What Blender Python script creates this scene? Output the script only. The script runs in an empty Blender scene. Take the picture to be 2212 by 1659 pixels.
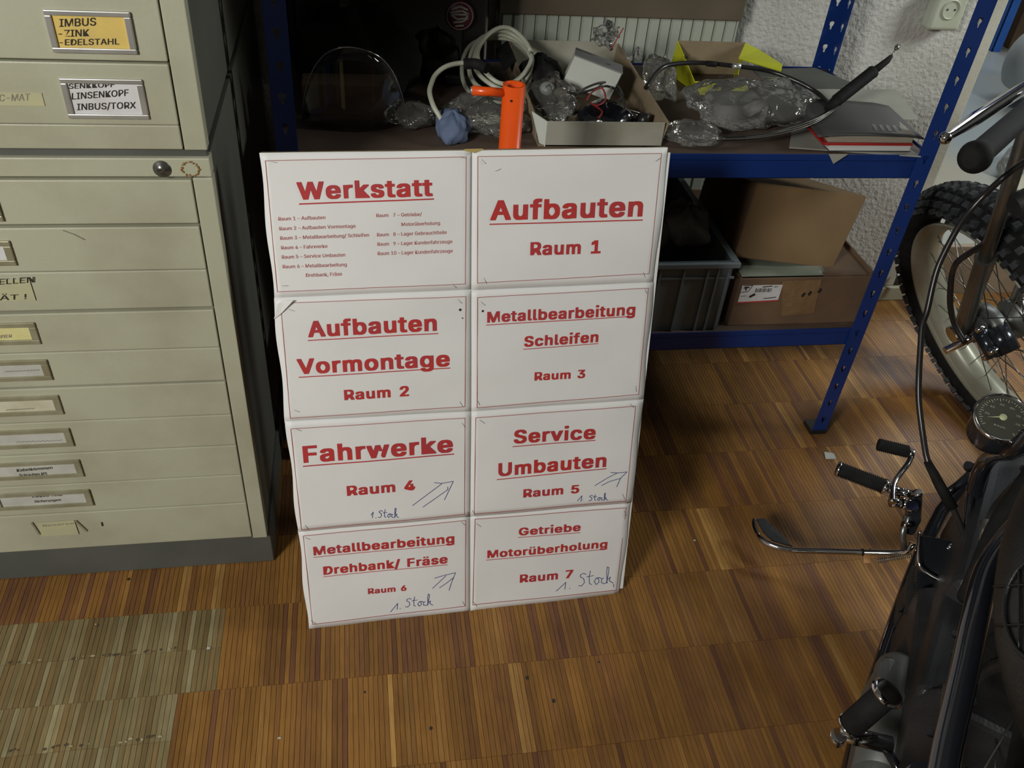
import bpy, bmesh, math, random
from mathutils import Vector, Matrix
random.seed(7)
PI = math.pi
sc = bpy.context.scene
COL = sc.collection
# ---------------------------------------------------------------- camera
F, CX, CY = 1883.3, 1106.0, 829.5
CAM = Vector((0.12721, -0.96922, 1.33380))
ROT = Matrix.Rotation(-0.151035, 3, 'Z') @ Matrix.Rotation(-0.072975, 3, 'Y') @ Matrix.Rotation(0.894797, 3, 'X')
cd = bpy.data.cameras.new('camera'); cam = bpy.data.objects.new('camera', cd); COL.objects.link(cam)
cam.matrix_world = Matrix.Translation(CAM) @ ROT.to_4x4()
cd.sensor_fit = 'HORIZONTAL'; cd.sensor_width = 36.0; cd.lens = 36.0 * F / 2212.0
cd.clip_start = 0.02; cd.clip_end = 60
sc.camera = cam
# ---------------------------------------------------------------- world, exposure
w = bpy.data.worlds.new('world'); sc.world = w; w.use_nodes = True
w.node_tree.nodes['Background'].inputs[0].default_value = (0.55, 0.6, 0.7, 1)
w.node_tree.nodes['Background'].inputs[1].default_value = 0.15
sc.view_settings.view_transform = 'Standard'
try: sc.view_settings.look = 'None'
except Exception: pass
sc.view_settings.gamma = 1.0; sc.view_settings.use_curve_mapping = False
sc.view_settings.exposure = 0.0
# ---------------------------------------------------------------- lamps of the room
def area(name, loc, tgt, size, power, col, sy=None, spread=None):
    l = bpy.data.lights.new(name, 'AREA'); l.energy = power; l.color = col; l.size = size
    if sy: l.shape = 'RECTANGLE'; l.size_y = sy
    if spread: l.spread = spread
    o = bpy.data.objects.new(name, l); COL.objects.link(o); o.location = loc
    o.rotation_euler = (Vector(tgt) - Vector(loc)).to_track_quat('-Z', 'Y').to_euler(); return o
area('window_light_work', (-1.65, -2.0, 2.0), (0.2, 0.1, 0.4), 0.55, 72, (1.0, 0.985, 0.93), 0.55)
area('ceiling_lamp_right', (3.1, -0.9, 2.7), (1.6, 0.2, 0), 0.3, 2.5, (1.0, 0.95, 0.7), 1.4)
area('ceiling_lamp_next_room', (3.2, 2.9, 2.75), (3.0, 2.4, 0), 2.0, 85, (0.93, 0.98, 1.0), 2.0)
area('window_light_next_room', (2.9, 0.22, 1.85), (1.1, 0.98, 0.75), 0.45, 31, (0.96, 1.0, 0.96), 0.6)
# ---------------------------------------------------------------- picking helpers: a pixel of the 2212x1659 photo onto a real plane
def ray(px, py): return ROT @ Vector(((px - CX) / F, -(py - CY) / F, -1.0))
def at(px, py, x=None, y=None, z=None):
    d = ray(px, py)
    if x is not None: t = (x - CAM.x) / d.x
    elif y is not None: t = (y - CAM.y) / d.y
    else: t = (z - CAM.z) / d.z
    return CAM + d * t
def onplane(px, py, P, n):
    d = ray(px, py); return CAM + d * ((P - CAM).dot(n) / d.dot(n))
# ---------------------------------------------------------------- materials
def mat(name, col, rough=0.5, metal=0.0, var=None, vscale=8.0, bump=0.0, bscale=60.0, col2=None, spec=0.5,
        vdetail=6, contrast=(0.35, 0.65), stretch=None, coat=0.0, alpha=None, trans=0.0, sheen=0):
    m = bpy.data.materials.new(name); m.use_nodes = True
    nt = m.node_tree; N = nt.nodes; L = nt.links; b = N['Principled BSDF']
    b.inputs['Base Color'].default_value = (*col, 1); b.inputs['Roughness'].default_value = rough
    b.inputs['Metallic'].default_value = metal; b.inputs['Specular IOR Level'].default_value = spec
    if coat: b.inputs['Coat Weight'].default_value = coat; b.inputs['Coat Roughness'].default_value = 0.08
    if trans: b.inputs['Transmission Weight'].default_value = trans; b.inputs['IOR'].default_value = 1.2
    if alpha is not None: b.inputs['Alpha'].default_value = alpha
    tc = N.new('ShaderNodeTexCoord'); src = tc.outputs['Object']
    if stretch:
        mp = N.new('ShaderNodeMapping'); mp.inputs['Scale'].default_value = stretch; L.new(src, mp.inputs[0]); src = mp.outputs[0]
    if col2:
        n = N.new('ShaderNodeTexNoise'); n.inputs['Scale'].default_value = vscale; n.inputs['Detail'].default_value = vdetail
        L.new(src, n.inputs['Vector'])
        r = N.new('ShaderNodeValToRGB'); r.color_ramp.elements[0].position = contrast[0]; r.color_ramp.elements[1].position = contrast[1]
        r.color_ramp.elements[0].color = (*col, 1); r.color_ramp.elements[1].color = (*col2, 1)
        L.new(n.outputs['Fac'], r.inputs[0]); L.new(r.outputs[0], b.inputs['Base Color'])
    if bump:
        n2 = N.new('ShaderNodeTexNoise'); n2.inputs['Scale'].default_value = bscale; n2.inputs['Detail'].default_value = 4
        L.new(src, n2.inputs['Vector'])
        bp = N.new('ShaderNodeBump'); bp.inputs['Strength'].default_value = bump; bp.inputs['Distance'].default_value = 0.01
        L.new(n2.outputs['Fac'], bp.inputs['Height']); L.new(bp.outputs[0], b.inputs['Normal'])
    return m
def attrmat(name, rough, grain=True):
    m = bpy.data.materials.new(name); m.use_nodes = True
    nt = m.node_tree; N = nt.nodes; L = nt.links; b = N['Principled BSDF']
    a = N.new('ShaderNodeAttribute'); a.attribute_name = 'tone'
    g = N.new('ShaderNodeNewGeometry'); mp = N.new('ShaderNodeMapping'); mp.inputs['Scale'].default_value = (420, 22, 22)
    L.new(g.outputs['Position'], mp.inputs[0])
    n = N.new('ShaderNodeTexNoise'); n.inputs['Scale'].default_value = 1.0; n.inputs['Detail'].default_value = 5; L.new(mp.outputs[0], n.inputs['Vector'])
    mr = N.new('ShaderNodeMapRange'); mr.inputs['From Min'].default_value = 0.3; mr.inputs['From Max'].default_value = 0.7
    mr.inputs['To Min'].default_value = 0.78; mr.inputs['To Max'].default_value = 1.15; L.new(n.outputs['Fac'], mr.inputs[0])
    mx = N.new('ShaderNodeVectorMath'); mx.operation = 'SCALE'; L.new(a.outputs['Color'], mx.inputs[0]); L.new(mr.outputs[0], mx.inputs['Scale'])
    # worn, dirty patches with a shape of their own
    n3 = N.new('ShaderNodeTexNoise'); n3.inputs['Scale'].default_value = 7; n3.inputs['Detail'].default_value = 5; L.new(g.outputs['Position'], n3.inputs['Vector'])
    r3 = N.new('ShaderNodeMapRange'); r3.inputs['From Min'].default_value = 0.35; r3.inputs['From Max'].default_value = 0.7
    r3.inputs['To Min'].default_value = 1.12; r3.inputs['To Max'].default_value = 0.8; L.new(n3.outputs['Fac'], r3.inputs[0])
    m2 = N.new('ShaderNodeVectorMath'); m2.operation = 'SCALE'; L.new(mx.outputs[0], m2.inputs[0]); L.new(r3.outputs[0], m2.inputs['Scale'])
    L.new(m2.outputs[0], b.inputs['Base Color'])
    b.inputs['Roughness'].default_value = rough; b.inputs['Specular IOR Level'].default_value = 0.3
    r4 = N.new('ShaderNodeMapRange'); r4.inputs['To Min'].default_value = rough - .1; r4.inputs['To Max'].default_value = rough + .15
    L.new(n3.outputs['Fac'], r4.inputs[0]); L.new(r4.outputs[0], b.inputs['Roughness'])
    return m
M = {}
M['wood'] = attrmat('varnished parquet', 0.42)
M['joint'] = mat('parquet joint', (0.075, 0.04, 0.016), 0.8, col2=(0.09, 0.05, 0.02))
M['plaster'] = mat('painted rough plaster', (0.47, 0.47, 0.43), 0.22, col2=(0.55, 0.555, 0.53), vscale=5, bump=0.5, bscale=85)
M['smoothplaster'] = mat('smooth plaster', (0.45, 0.44, 0.37), 0.5, col2=(0.5, 0.49, 0.42), vscale=6, bump=0.1, bscale=80)
M['wallpaint'] = mat('plain wall paint', (0.16, 0.155, 0.14), 0.8, col2=(0.19, 0.185, 0.165), vscale=2)
M['ceil'] = mat('ceiling paint', (0.15, 0.145, 0.135), 0.9, col2=(0.17, 0.165, 0.155))
M['concrete'] = mat('glossy grey floor coating', (0.29, 0.325, 0.33), 0.30, col2=(0.38, 0.355, 0.28), vscale=1.1, contrast=(.42, .6), bump=0.03, bscale=30)  # beige blotches put warm reflected light into the grey floor's colour
M['riser'] = mat('brown step face', (0.24, 0.18, 0.125), 0.6, col2=(0.28, 0.215, 0.15), vscale=4, stretch=(2, 2, 9), bump=0.05)
M['cream'] = mat('cream trim', (0.44, 0.42, 0.32), 0.45, col2=(0.36, 0.34, 0.25), vscale=14)
M['steelpaint'] = mat('aged grey-green enamel', (0.43, 0.43, 0.32), 0.42, col2=(0.33, 0.315, 0.225), vscale=7, vdetail=9, contrast=(0.45, 0.8), bump=0.03, bscale=180)
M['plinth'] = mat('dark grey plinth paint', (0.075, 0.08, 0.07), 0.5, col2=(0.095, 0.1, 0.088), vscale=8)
M['sideshade'] = mat('shaded cabinet side', (0.10, 0.10, 0.085), 0.5, col2=(0.13, 0.13, 0.11), vscale=5)  # cabinet enamel darkened: shade of the side put into its colour
M['holder'] = mat('pressed metal label holder', (0.42, 0.41, 0.30), 0.3, 0.55, col2=(0.33, 0.31, 0.2), vscale=30)
M['alu'] = mat('aluminium frame', (0.62, 0.62, 0.60), 0.32, 0.7, col2=(0.5, 0.5, 0.48), vscale=20)
M['card_yellow'] = mat('yellow card', (0.72, 0.52, 0.13), 0.6, col2=(0.62, 0.46, 0.14), vscale=30)
M['card_paleyellow'] = mat('pale yellow card', (0.66, 0.62, 0.30), 0.5, col2=(0.60, 0.54, 0.22), vscale=30)
M['card_white'] = mat('white card', (0.66, 0.66, 0.68), 0.5, col2=(0.58, 0.57, 0.56), vscale=30)
M['card_dull'] = mat('dull white card', (0.52, 0.52, 0.48), 0.4, col2=(0.44, 0.44, 0.40), vscale=30)
M['card_old'] = mat('yellowed card', (0.60, 0.58, 0.46), 0.5, col2=(0.50, 0.47, 0.34), vscale=25)
M['tape'] = mat('old masking tape', (0.48, 0.46, 0.27), 0.5, col2=(0.43, 0.42, 0.27), vscale=20)
M['ink'] = mat('black marker', (0.02, 0.018, 0.015), 0.6)
M['faintink'] = mat('faded pencil', (0.25, 0.23, 0.18), 0.7)
M['blueink'] = mat('blue ball pen', (0.035, 0.055, 0.22), 0.5)
M['redink'] = mat('red print', (0.50, 0.035, 0.03), 0.6, col2=(0.43, 0.04, 0.05), vscale=16)
M['smallred'] = mat('thin red print', (0.42, 0.11, 0.11), 0.6)
M['redline'] = mat('red border line', (0.36, 0.08, 0.07), 0.6)
M['paper'] = mat('white paper', (0.80, 0.80, 0.79), 0.55, col2=(0.76, 0.76, 0.75), vscale=6, bump=0.12, bscale=14)
M['backing'] = mat('chipboard edge', (0.34, 0.27, 0.14), 0.8, col2=(0.22, 0.16, 0.09), vscale=90)
M['staple'] = mat('steel staple', (0.28, 0.28, 0.27), 0.35, 0.8)
M['blue'] = mat('blue powder-coated steel', (0.004, 0.026, 0.15), 0.4, col2=(0.006, 0.032, 0.18), vscale=6, bump=0.02, bscale=300)
M['blue2'] = mat('bright blue steel', (0.03, 0.13, 0.55), 0.4, col2=(0.04, 0.17, 0.6), vscale=6)
M['hardboard'] = mat('brown hardboard', (0.11, 0.075, 0.055), 0.55, col2=(0.075, 0.05, 0.038), vscale=9, bump=0.05)
M['radiator'] = mat('radiator enamel', (0.40, 0.43, 0.37), 0.4, col2=(0.36, 0.385, 0.32), vscale=3)
M['sill'] = mat('dark brown sill', (0.13, 0.10, 0.07), 0.5, col2=(0.10, 0.08, 0.055))
M['outlet'] = mat('aged white plastic', (0.50, 0.54, 0.44), 0.35, col2=(0.44, 0.47, 0.37))
M['dark'] = mat('black plastic', (0.012, 0.012, 0.013), 0.35, col2=(0.018, 0.018, 0.018))
M['rubber'] = mat('black rubber', (0.009, 0.009, 0.009), 0.75, spec=.12, col2=(0.015, 0.015, 0.015), vscale=40, bump=0.1, bscale=200)
M['knob'] = mat('worn tread rubber', (0.022, 0.024, 0.027), 0.5, spec=.4, col2=(0.045, 0.048, 0.052), vscale=90)
M['chrome'] = mat('chrome', (0.72, 0.72, 0.74), 0.07, 1.0, col2=(0.62, 0.61, 0.62), vscale=5)
M['dullchrome'] = mat('dull steel', (0.26, 0.26, 0.24), 0.3, 0.8, col2=(0.18, 0.18, 0.165), vscale=12)
M['rim'] = mat('satin aluminium rim', (0.34, 0.34, 0.27), 0.4, 0.35, col2=(0.26, 0.26, 0.2), vscale=8)
M['blackgloss'] = mat('black gloss enamel', (0.008, 0.009, 0.012), 0.12, coat=0.6, col2=(0.011, 0.012, 0.016))
M['blackmatt'] = mat('black crinkle finish', (0.014, 0.015, 0.017), 0.5, col2=(0.022, 0.023, 0.026), vscale=30, bump=0.1, bscale=250)
M['casing'] = mat('dark polished casing', (0.06, 0.07, 0.085), 0.2, 0.7, col2=(0.035, 0.04, 0.05), vscale=10)
M['greycast'] = mat('grey cast alloy', (0.16, 0.165, 0.16), 0.4, 0.5, col2=(0.11, 0.115, 0.11), vscale=12)
M['brass'] = mat('brass plate', (0.62, 0.50, 0.20), 0.35, 0.6, col2=(0.5, 0.4, 0.16), vscale=20)
M['leather'] = mat('black leather', (0.007, 0.0075, 0.0075), 0.42, spec=.3, col2=(0.010, 0.011, 0.011), vscale=60, bump=0.12, bscale=350)
M['padleather'] = mat('grey black leather', (0.04, 0.045, 0.05), 0.45, col2=(0.05, 0.055, 0.06), vscale=60, bump=0.12, bscale=350)
M['dialface'] = mat('dial face', (0.05, 0.052, 0.04), 0.5, col2=(0.06, 0.06, 0.045))
M['dialprint'] = mat('dial print', (0.34, 0.34, 0.26), 0.6)
M['needle'] = mat('pale green needle', (0.46, 0.50, 0.28), 0.5)
M['orange'] = mat('orange lacquer', (0.85, 0.10, 0.008), 0.3, col2=(0.78, 0.085, 0.008), vscale=12, coat=0.3)
M['carton'] = mat('white lined carton', (0.36, 0.35, 0.29), 0.7, col2=(0.24, 0.23, 0.16), vscale=10, contrast=(0.45, 0.75))
M['cartonin'] = mat('brown carton inside', (0.27, 0.21, 0.13), 0.8, col2=(0.21, 0.16, 0.10), vscale=20)
M['kraft'] = mat('brown cardboard', (0.185, 0.115, 0.05), 0.75, col2=(0.155, 0.098, 0.043), vscale=7, bump=0.08, bscale=30)
M['kraftdark'] = mat('older brown cardboard', (0.165, 0.10, 0.055), 0.75, col2=(0.125, 0.075, 0.045), vscale=8, bump=0.15, bscale=25)
M['packtape'] = mat('clear brown packing tape', (0.24, 0.15, 0.08), 0.2, col2=(0.2, 0.12, 0.06), vscale=20, bump=0.3, bscale=60)
M['greybox'] = mat('grey card lid', (0.22, 0.225, 0.22), 0.6, col2=(0.19, 0.19, 0.19), vscale=30)
M['whitebox'] = mat('white box card', (0.56, 0.58, 0.53), 0.6, col2=(0.5, 0.52, 0.47), vscale=12)
M['yellow'] = mat('yellow printed card', (0.44, 0.46, 0.012), 0.45, col2=(0.39, 0.41, 0.012), vscale=12)
M['whitecable'] = mat('off-white cable sheath', (0.50, 0.51, 0.42), 0.4, col2=(0.43, 0.44, 0.34), vscale=20)
M['blackcable'] = mat('black cable sheath', (0.012, 0.012, 0.012), 0.3, col2=(0.018, 0.016, 0.016))
M['redwire'] = mat('red wire', (0.35, 0.03, 0.03), 0.4)
M['bluecloth'] = mat('blue grey cloth', (0.13, 0.18, 0.29), 0.8, col2=(0.09, 0.12, 0.2), vscale=15, bump=0.3, bscale=40)
M['darkcloth'] = mat('dark grey cloth', (0.016, 0.0155, 0.0135), 0.9, col2=(0.011, 0.0105, 0.009), vscale=15, bump=0.4, bscale=30)
M['panel'] = mat('grey brown panel', (0.085, 0.08, 0.065), 0.6, col2=(0.07, 0.066, 0.054), vscale=6)
M['crate'] = mat('grey plastic crate', (0.18, 0.215, 0.235), 0.45, col2=(0.15, 0.18, 0.195), vscale=9)
M['bagwhite'] = mat('milky plastic', (0.24, 0.25, 0.245), 0.4, col2=(0.18, 0.19, 0.185), vscale=12, bump=0.4, bscale=20)
M['wooditem'] = mat('pale wood', (0.25, 0.2, 0.12), 0.7, col2=(0.2, 0.16, 0.1), vscale=10, stretch=(20, 2, 2))
M['booklet'] = mat('dark booklet cover', (0.05, 0.05, 0.048), 0.45, col2=(0.04, 0.04, 0.04), vscale=9)
M['greysheet'] = mat('grey paper sheet', (0.33, 0.33, 0.29), 0.6, col2=(0.28, 0.28, 0.24), vscale=10)
M['darksheet'] = mat('dark grey cardboard', (0.085, 0.088, 0.078), 0.6, col2=(0.07, 0.072, 0.064), vscale=10)
M['pages'] = mat('page edges', (0.36, 0.32, 0.25), 0.8, col2=(0.28, 0.25, 0.2), vscale=60, stretch=(1, 1, 30))
M['redbook'] = mat('red cover', (0.42, 0.02, 0.02), 0.35, col2=(0.36, 0.02, 0.02))
M['whitepages'] = mat('white page block', (0.66, 0.66, 0.64), 0.7, col2=(0.6, 0.6, 0.58))
M['scrap'] = mat('pale scrap', (0.5, 0.52, 0.48), 0.6)
M['greyfoam'] = mat('pale grey plastic', (0.42, 0.45, 0.45), 0.5, col2=(0.37, 0.4, 0.4))
M['greenpaper'] = mat('pale green film', (0.17, 0.20, 0.15), 0.4, col2=(0.22, 0.24, 0.19))
M['amber'] = mat('amber lacquer', (0.55, 0.28, 0.11), 0.35, 0.3)
def glassy(name, col, rough, a, bump=0.0, bscale=20):
    m = bpy.data.materials.new(name); m.use_nodes = True
    nt = m.node_tree; N = nt.nodes; L = nt.links; N.remove(N['Principled BSDF'])
    g = N.new('ShaderNodeBsdfGlossy'); g.inputs['Roughness'].default_value = rough; g.inputs['Color'].default_value = (.95, .95, .95, 1)
    t = N.new('ShaderNodeBsdfTransparent'); t.inputs['Color'].default_value = (*col, 1)
    d = N.new('ShaderNodeBsdfDiffuse'); d.inputs['Color'].default_value = (0.5, 0.5, 0.47, 1)
    fr = N.new('ShaderNodeFresnel'); fr.inputs['IOR'].default_value = 1.4
    m1 = N.new('ShaderNodeMixShader'); m1.inputs[0].default_value = a; L.new(t.outputs[0], m1.inputs[1]); L.new(d.outputs[0], m1.inputs[2])
    m2 = N.new('ShaderNodeMixShader'); L.new(fr.outputs[0], m2.inputs[0]); L.new(m1.outputs[0], m2.inputs[1]); L.new(g.outputs[0], m2.inputs[2])
    L.new(m2.outputs[0], N['Material Output'].inputs[0])
    if bump:
        tc = N.new('ShaderNodeTexCoord'); n = N.new('ShaderNodeTexNoise'); n.inputs['Scale'].default_value = bscale; n.inputs['Detail'].default_value = 3
        L.new(tc.outputs['Object'], n.inputs['Vector'])
        b = N.new('ShaderNodeBump'); b.inputs['Strength'].default_value = bump; b.inputs['Distance'].default_value = 0.02; L.new(n.outputs['Fac'], b.inputs['Height'])
        for s in (g, fr): L.new(b.outputs[0], s.inputs['Normal'])
    return m
M['bag'] = glassy('clear crinkled bag', (0.9, 0.9, 0.88), 0.12, 0.12, 0.9, 22)
M['foil'] = glassy('shiny clear bag', (0.8, 0.8, 0.8), 0.10, 0.30, 1.0, 45)
M['plexi'] = glassy('clear acrylic', (0.93, 0.94, 0.93), 0.04, 0.02)
M['lens'] = glassy('dial glass', (0.97, 0.97, 0.97), 0.03, 0.0)
# ---------------------------------------------------------------- geometry helper
LOC = {}
def V(*a): return Vector(a)
class G:
    def __init__(s): s.v = []; s.f = []; s.sm = []
    def add(s, vs, fs, smooth=False, Mx=None):
        n = len(s.v); s.v += [(Mx @ Vector(v)) if Mx else Vector(v) for v in vs]
        for f in fs: s.f.append([i + n for i in f]); s.sm.append(smooth)
        return s
    def hexa(s, p, smooth=False):   # 8 corners: bottom 4, top 4
        return s.add(p, [(0,3,2,1),(4,5,6,7),(0,1,5,4),(1,2,6,5),(2,3,7,6),(3,0,4,7)], smooth)
    def box(s, c, d, Mx=None):
        x, y, z = c; a, b, h = d[0]/2, d[1]/2, d[2]/2
        vs = [(x-a,y-b,z-h),(x+a,y-b,z-h),(x+a,y+b,z-h),(x-a,y+b,z-h),(x-a,y-b,z+h),(x+a,y-b,z+h),(x+a,y+b,z+h),(x-a,y+b,z+h)]
        return s.add(vs, [(0,3,2,1),(4,5,6,7),(0,1,5,4),(1,2,6,5),(2,3,7,6),(3,0,4,7)], False, Mx)
    def bb(s, lo, hi): return s.box([(a+b)/2 for a, b in zip(lo, hi)], [b-a for a, b in zip(lo, hi)])
    def tube(s, pts, r, n=10, closed=False, cap=True):
        pts = [Vector(p) for p in pts]; k = len(pts)
        rr = r if isinstance(r, (list, tuple)) else [r]*k
        T = []
        for i in range(k):
            a = pts[(i-1) % k] if (closed or i > 0) else pts[i]; b = pts[(i+1) % k] if (closed or i < k-1) else pts[i]
            T.append((b-a).normalized())
        up = Vector((0,0,1)) if abs(T[0].z) < .9 else Vector((1,0,0))
        N_ = T[0].cross(up).normalized(); vs = []
        for i in range(k):
            N_ = (N_ - T[i]*N_.dot(T[i])).normalized(); B = T[i].cross(N_)
            for j in range(n):
                a = 2*PI*j/n; vs.append(pts[i] + (N_*math.cos(a) + B*math.sin(a))*rr[i])
        fs = []
        for i in range(k if closed else k-1):
            i2 = (i+1) % k
            for j in range(n): fs.append((i*n+j, i*n+(j+1) % n, i2*n+(j+1) % n, i2*n+j))
        s.add(vs, fs, True)
        if cap and not closed:
            m = len(s.v)-len(vs)
            s.f.append([m+j for j in range(n)][::-1]); s.sm.append(False)
            s.f.append([m+(k-1)*n+j for j in range(n)]); s.sm.append(False)
        return s
    def lathe(s, prof, Mx=None, n=32, smooth=True, closedprof=False, cap=True):  # prof: (radius, height) about local Z
        k = len(prof); vs = []
        for r, z in prof:
            for j in range(n): a = 2*PI*j/n; vs.append((r*math.cos(a), r*math.sin(a), z))
        fs = []
        for i in range(k if closedprof else k-1):
            i2 = (i+1) % k
            for j in range(n): fs.append((i*n+j, i*n+(j+1) % n, i2*n+(j+1) % n, i2*n+j))
        m = len(s.v); s.add(vs, fs, smooth, Mx)
        if cap and not closedprof:
            if prof[0][0] > 1e-6: s.f.append([m+j for j in range(n)][::-1]); s.sm.append(False)
            if prof[-1][0] > 1e-6: s.f.append([m+(k-1)*n+j for j in range(n)]); s.sm.append(False)
        return s
    def sheet(s, fn, nu, nv, thick=None, smooth=True):   # fn(u,v)->Vector
        vs = [fn(i/nu, j/nv) for j in range(nv+1) for i in range(nu+1)]
        fs = [(j*(nu+1)+i, j*(nu+1)+i+1, (j+1)*(nu+1)+i+1, (j+1)*(nu+1)+i) for j in range(nv) for i in range(nu)]
        return s.add(vs, fs, smooth)
def obj(name, g, m, parent=None, bevel=0, solid=0, kind=None, label=None, subsurf=0, seg=2, loc=None, base=None):
    me = bpy.data.meshes.new(name)
    o0 = LOC[parent.name] if parent is not None else (Vector(loc) if loc is not None else None)
    if o0 is None:
        o0 = Vector((0,0,0)) if not g.v else Vector((sum(v.x for v in g.v)/len(g.v), sum(v.y for v in g.v)/len(g.v), min(v.z for v in g.v)))
    me.from_pydata([tuple(v-o0) for v in g.v], [], g.f)
    me.polygons.foreach_set('use_smooth', g.sm); me.materials.append(m); me.update()
    o = bpy.data.objects.new(name, me); COL.objects.link(o)
    if parent is not None: o.parent = parent
    else: o.location = o0
    LOC[o.name] = o0
    if solid: q = o.modifiers.new('solid', 'SOLIDIFY'); q.thickness = solid; q.offset = 0
    if bevel: q = o.modifiers.new('bevel', 'BEVEL'); q.width = bevel; q.segments = seg; q.limit_method = 'ANGLE'; q.angle_limit = math.radians(40); q.harden_normals = False
    if subsurf: q = o.modifiers.new('sub', 'SUBSURF'); q.levels = subsurf; q.render_levels = subsurf
    if kind: o['kind'] = kind
    if label: o['label'] = label
    return o
def tag(o, label, cat, group=None, kind=None):
    o['label'] = label; o['category'] = cat
    if group: o['group'] = group
    if kind: o['kind'] = kind
    return o
def thing(name, loc, label, cat, group=None):
    o = bpy.data.objects.new(name, None); COL.objects.link(o); o.location = loc; o.empty_display_size = .05
    LOC[o.name] = Vector(loc); return tag(o, label, cat, group)
def struct(name, g, m, **k):
    o = obj(name, g, m, **k); o['kind'] = 'structure'; return o
def frame(origin, xa, ya, za=None):
    xa = Vector(xa).normalized(); ya = Vector(ya); ya = (ya - xa*ya.dot(xa)).normalized(); za = xa.cross(ya)
    m = Matrix((xa, ya, za)).transposed().to_4x4(); m.translation = Vector(origin); return m
def axis(a, b):   # matrix whose local Z runs from a to b
    a = Vector(a); b = Vector(b); z = (b-a).normalized(); x = z.orthogonal().normalized()
    m = Matrix((x, z.cross(x), z)).transposed().to_4x4(); m.translation = a; return m, (b-a).length
def smoothpath(p, k=4):
    p = [Vector(q) for q in p]; out = []
    for i in range(len(p)-1):
        a = p[max(i-1, 0)]; b = p[i]; c = p[i+1]; d = p[min(i+2, len(p)-1)]
        for j in range(k):
            t = j/k; out.append(.5*((2*b)+(c-a)*t+(2*a-5*b+4*c-d)*t*t+(3*b-a-3*c+d)*t**3))
    out.append(p[-1]); return out
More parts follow.
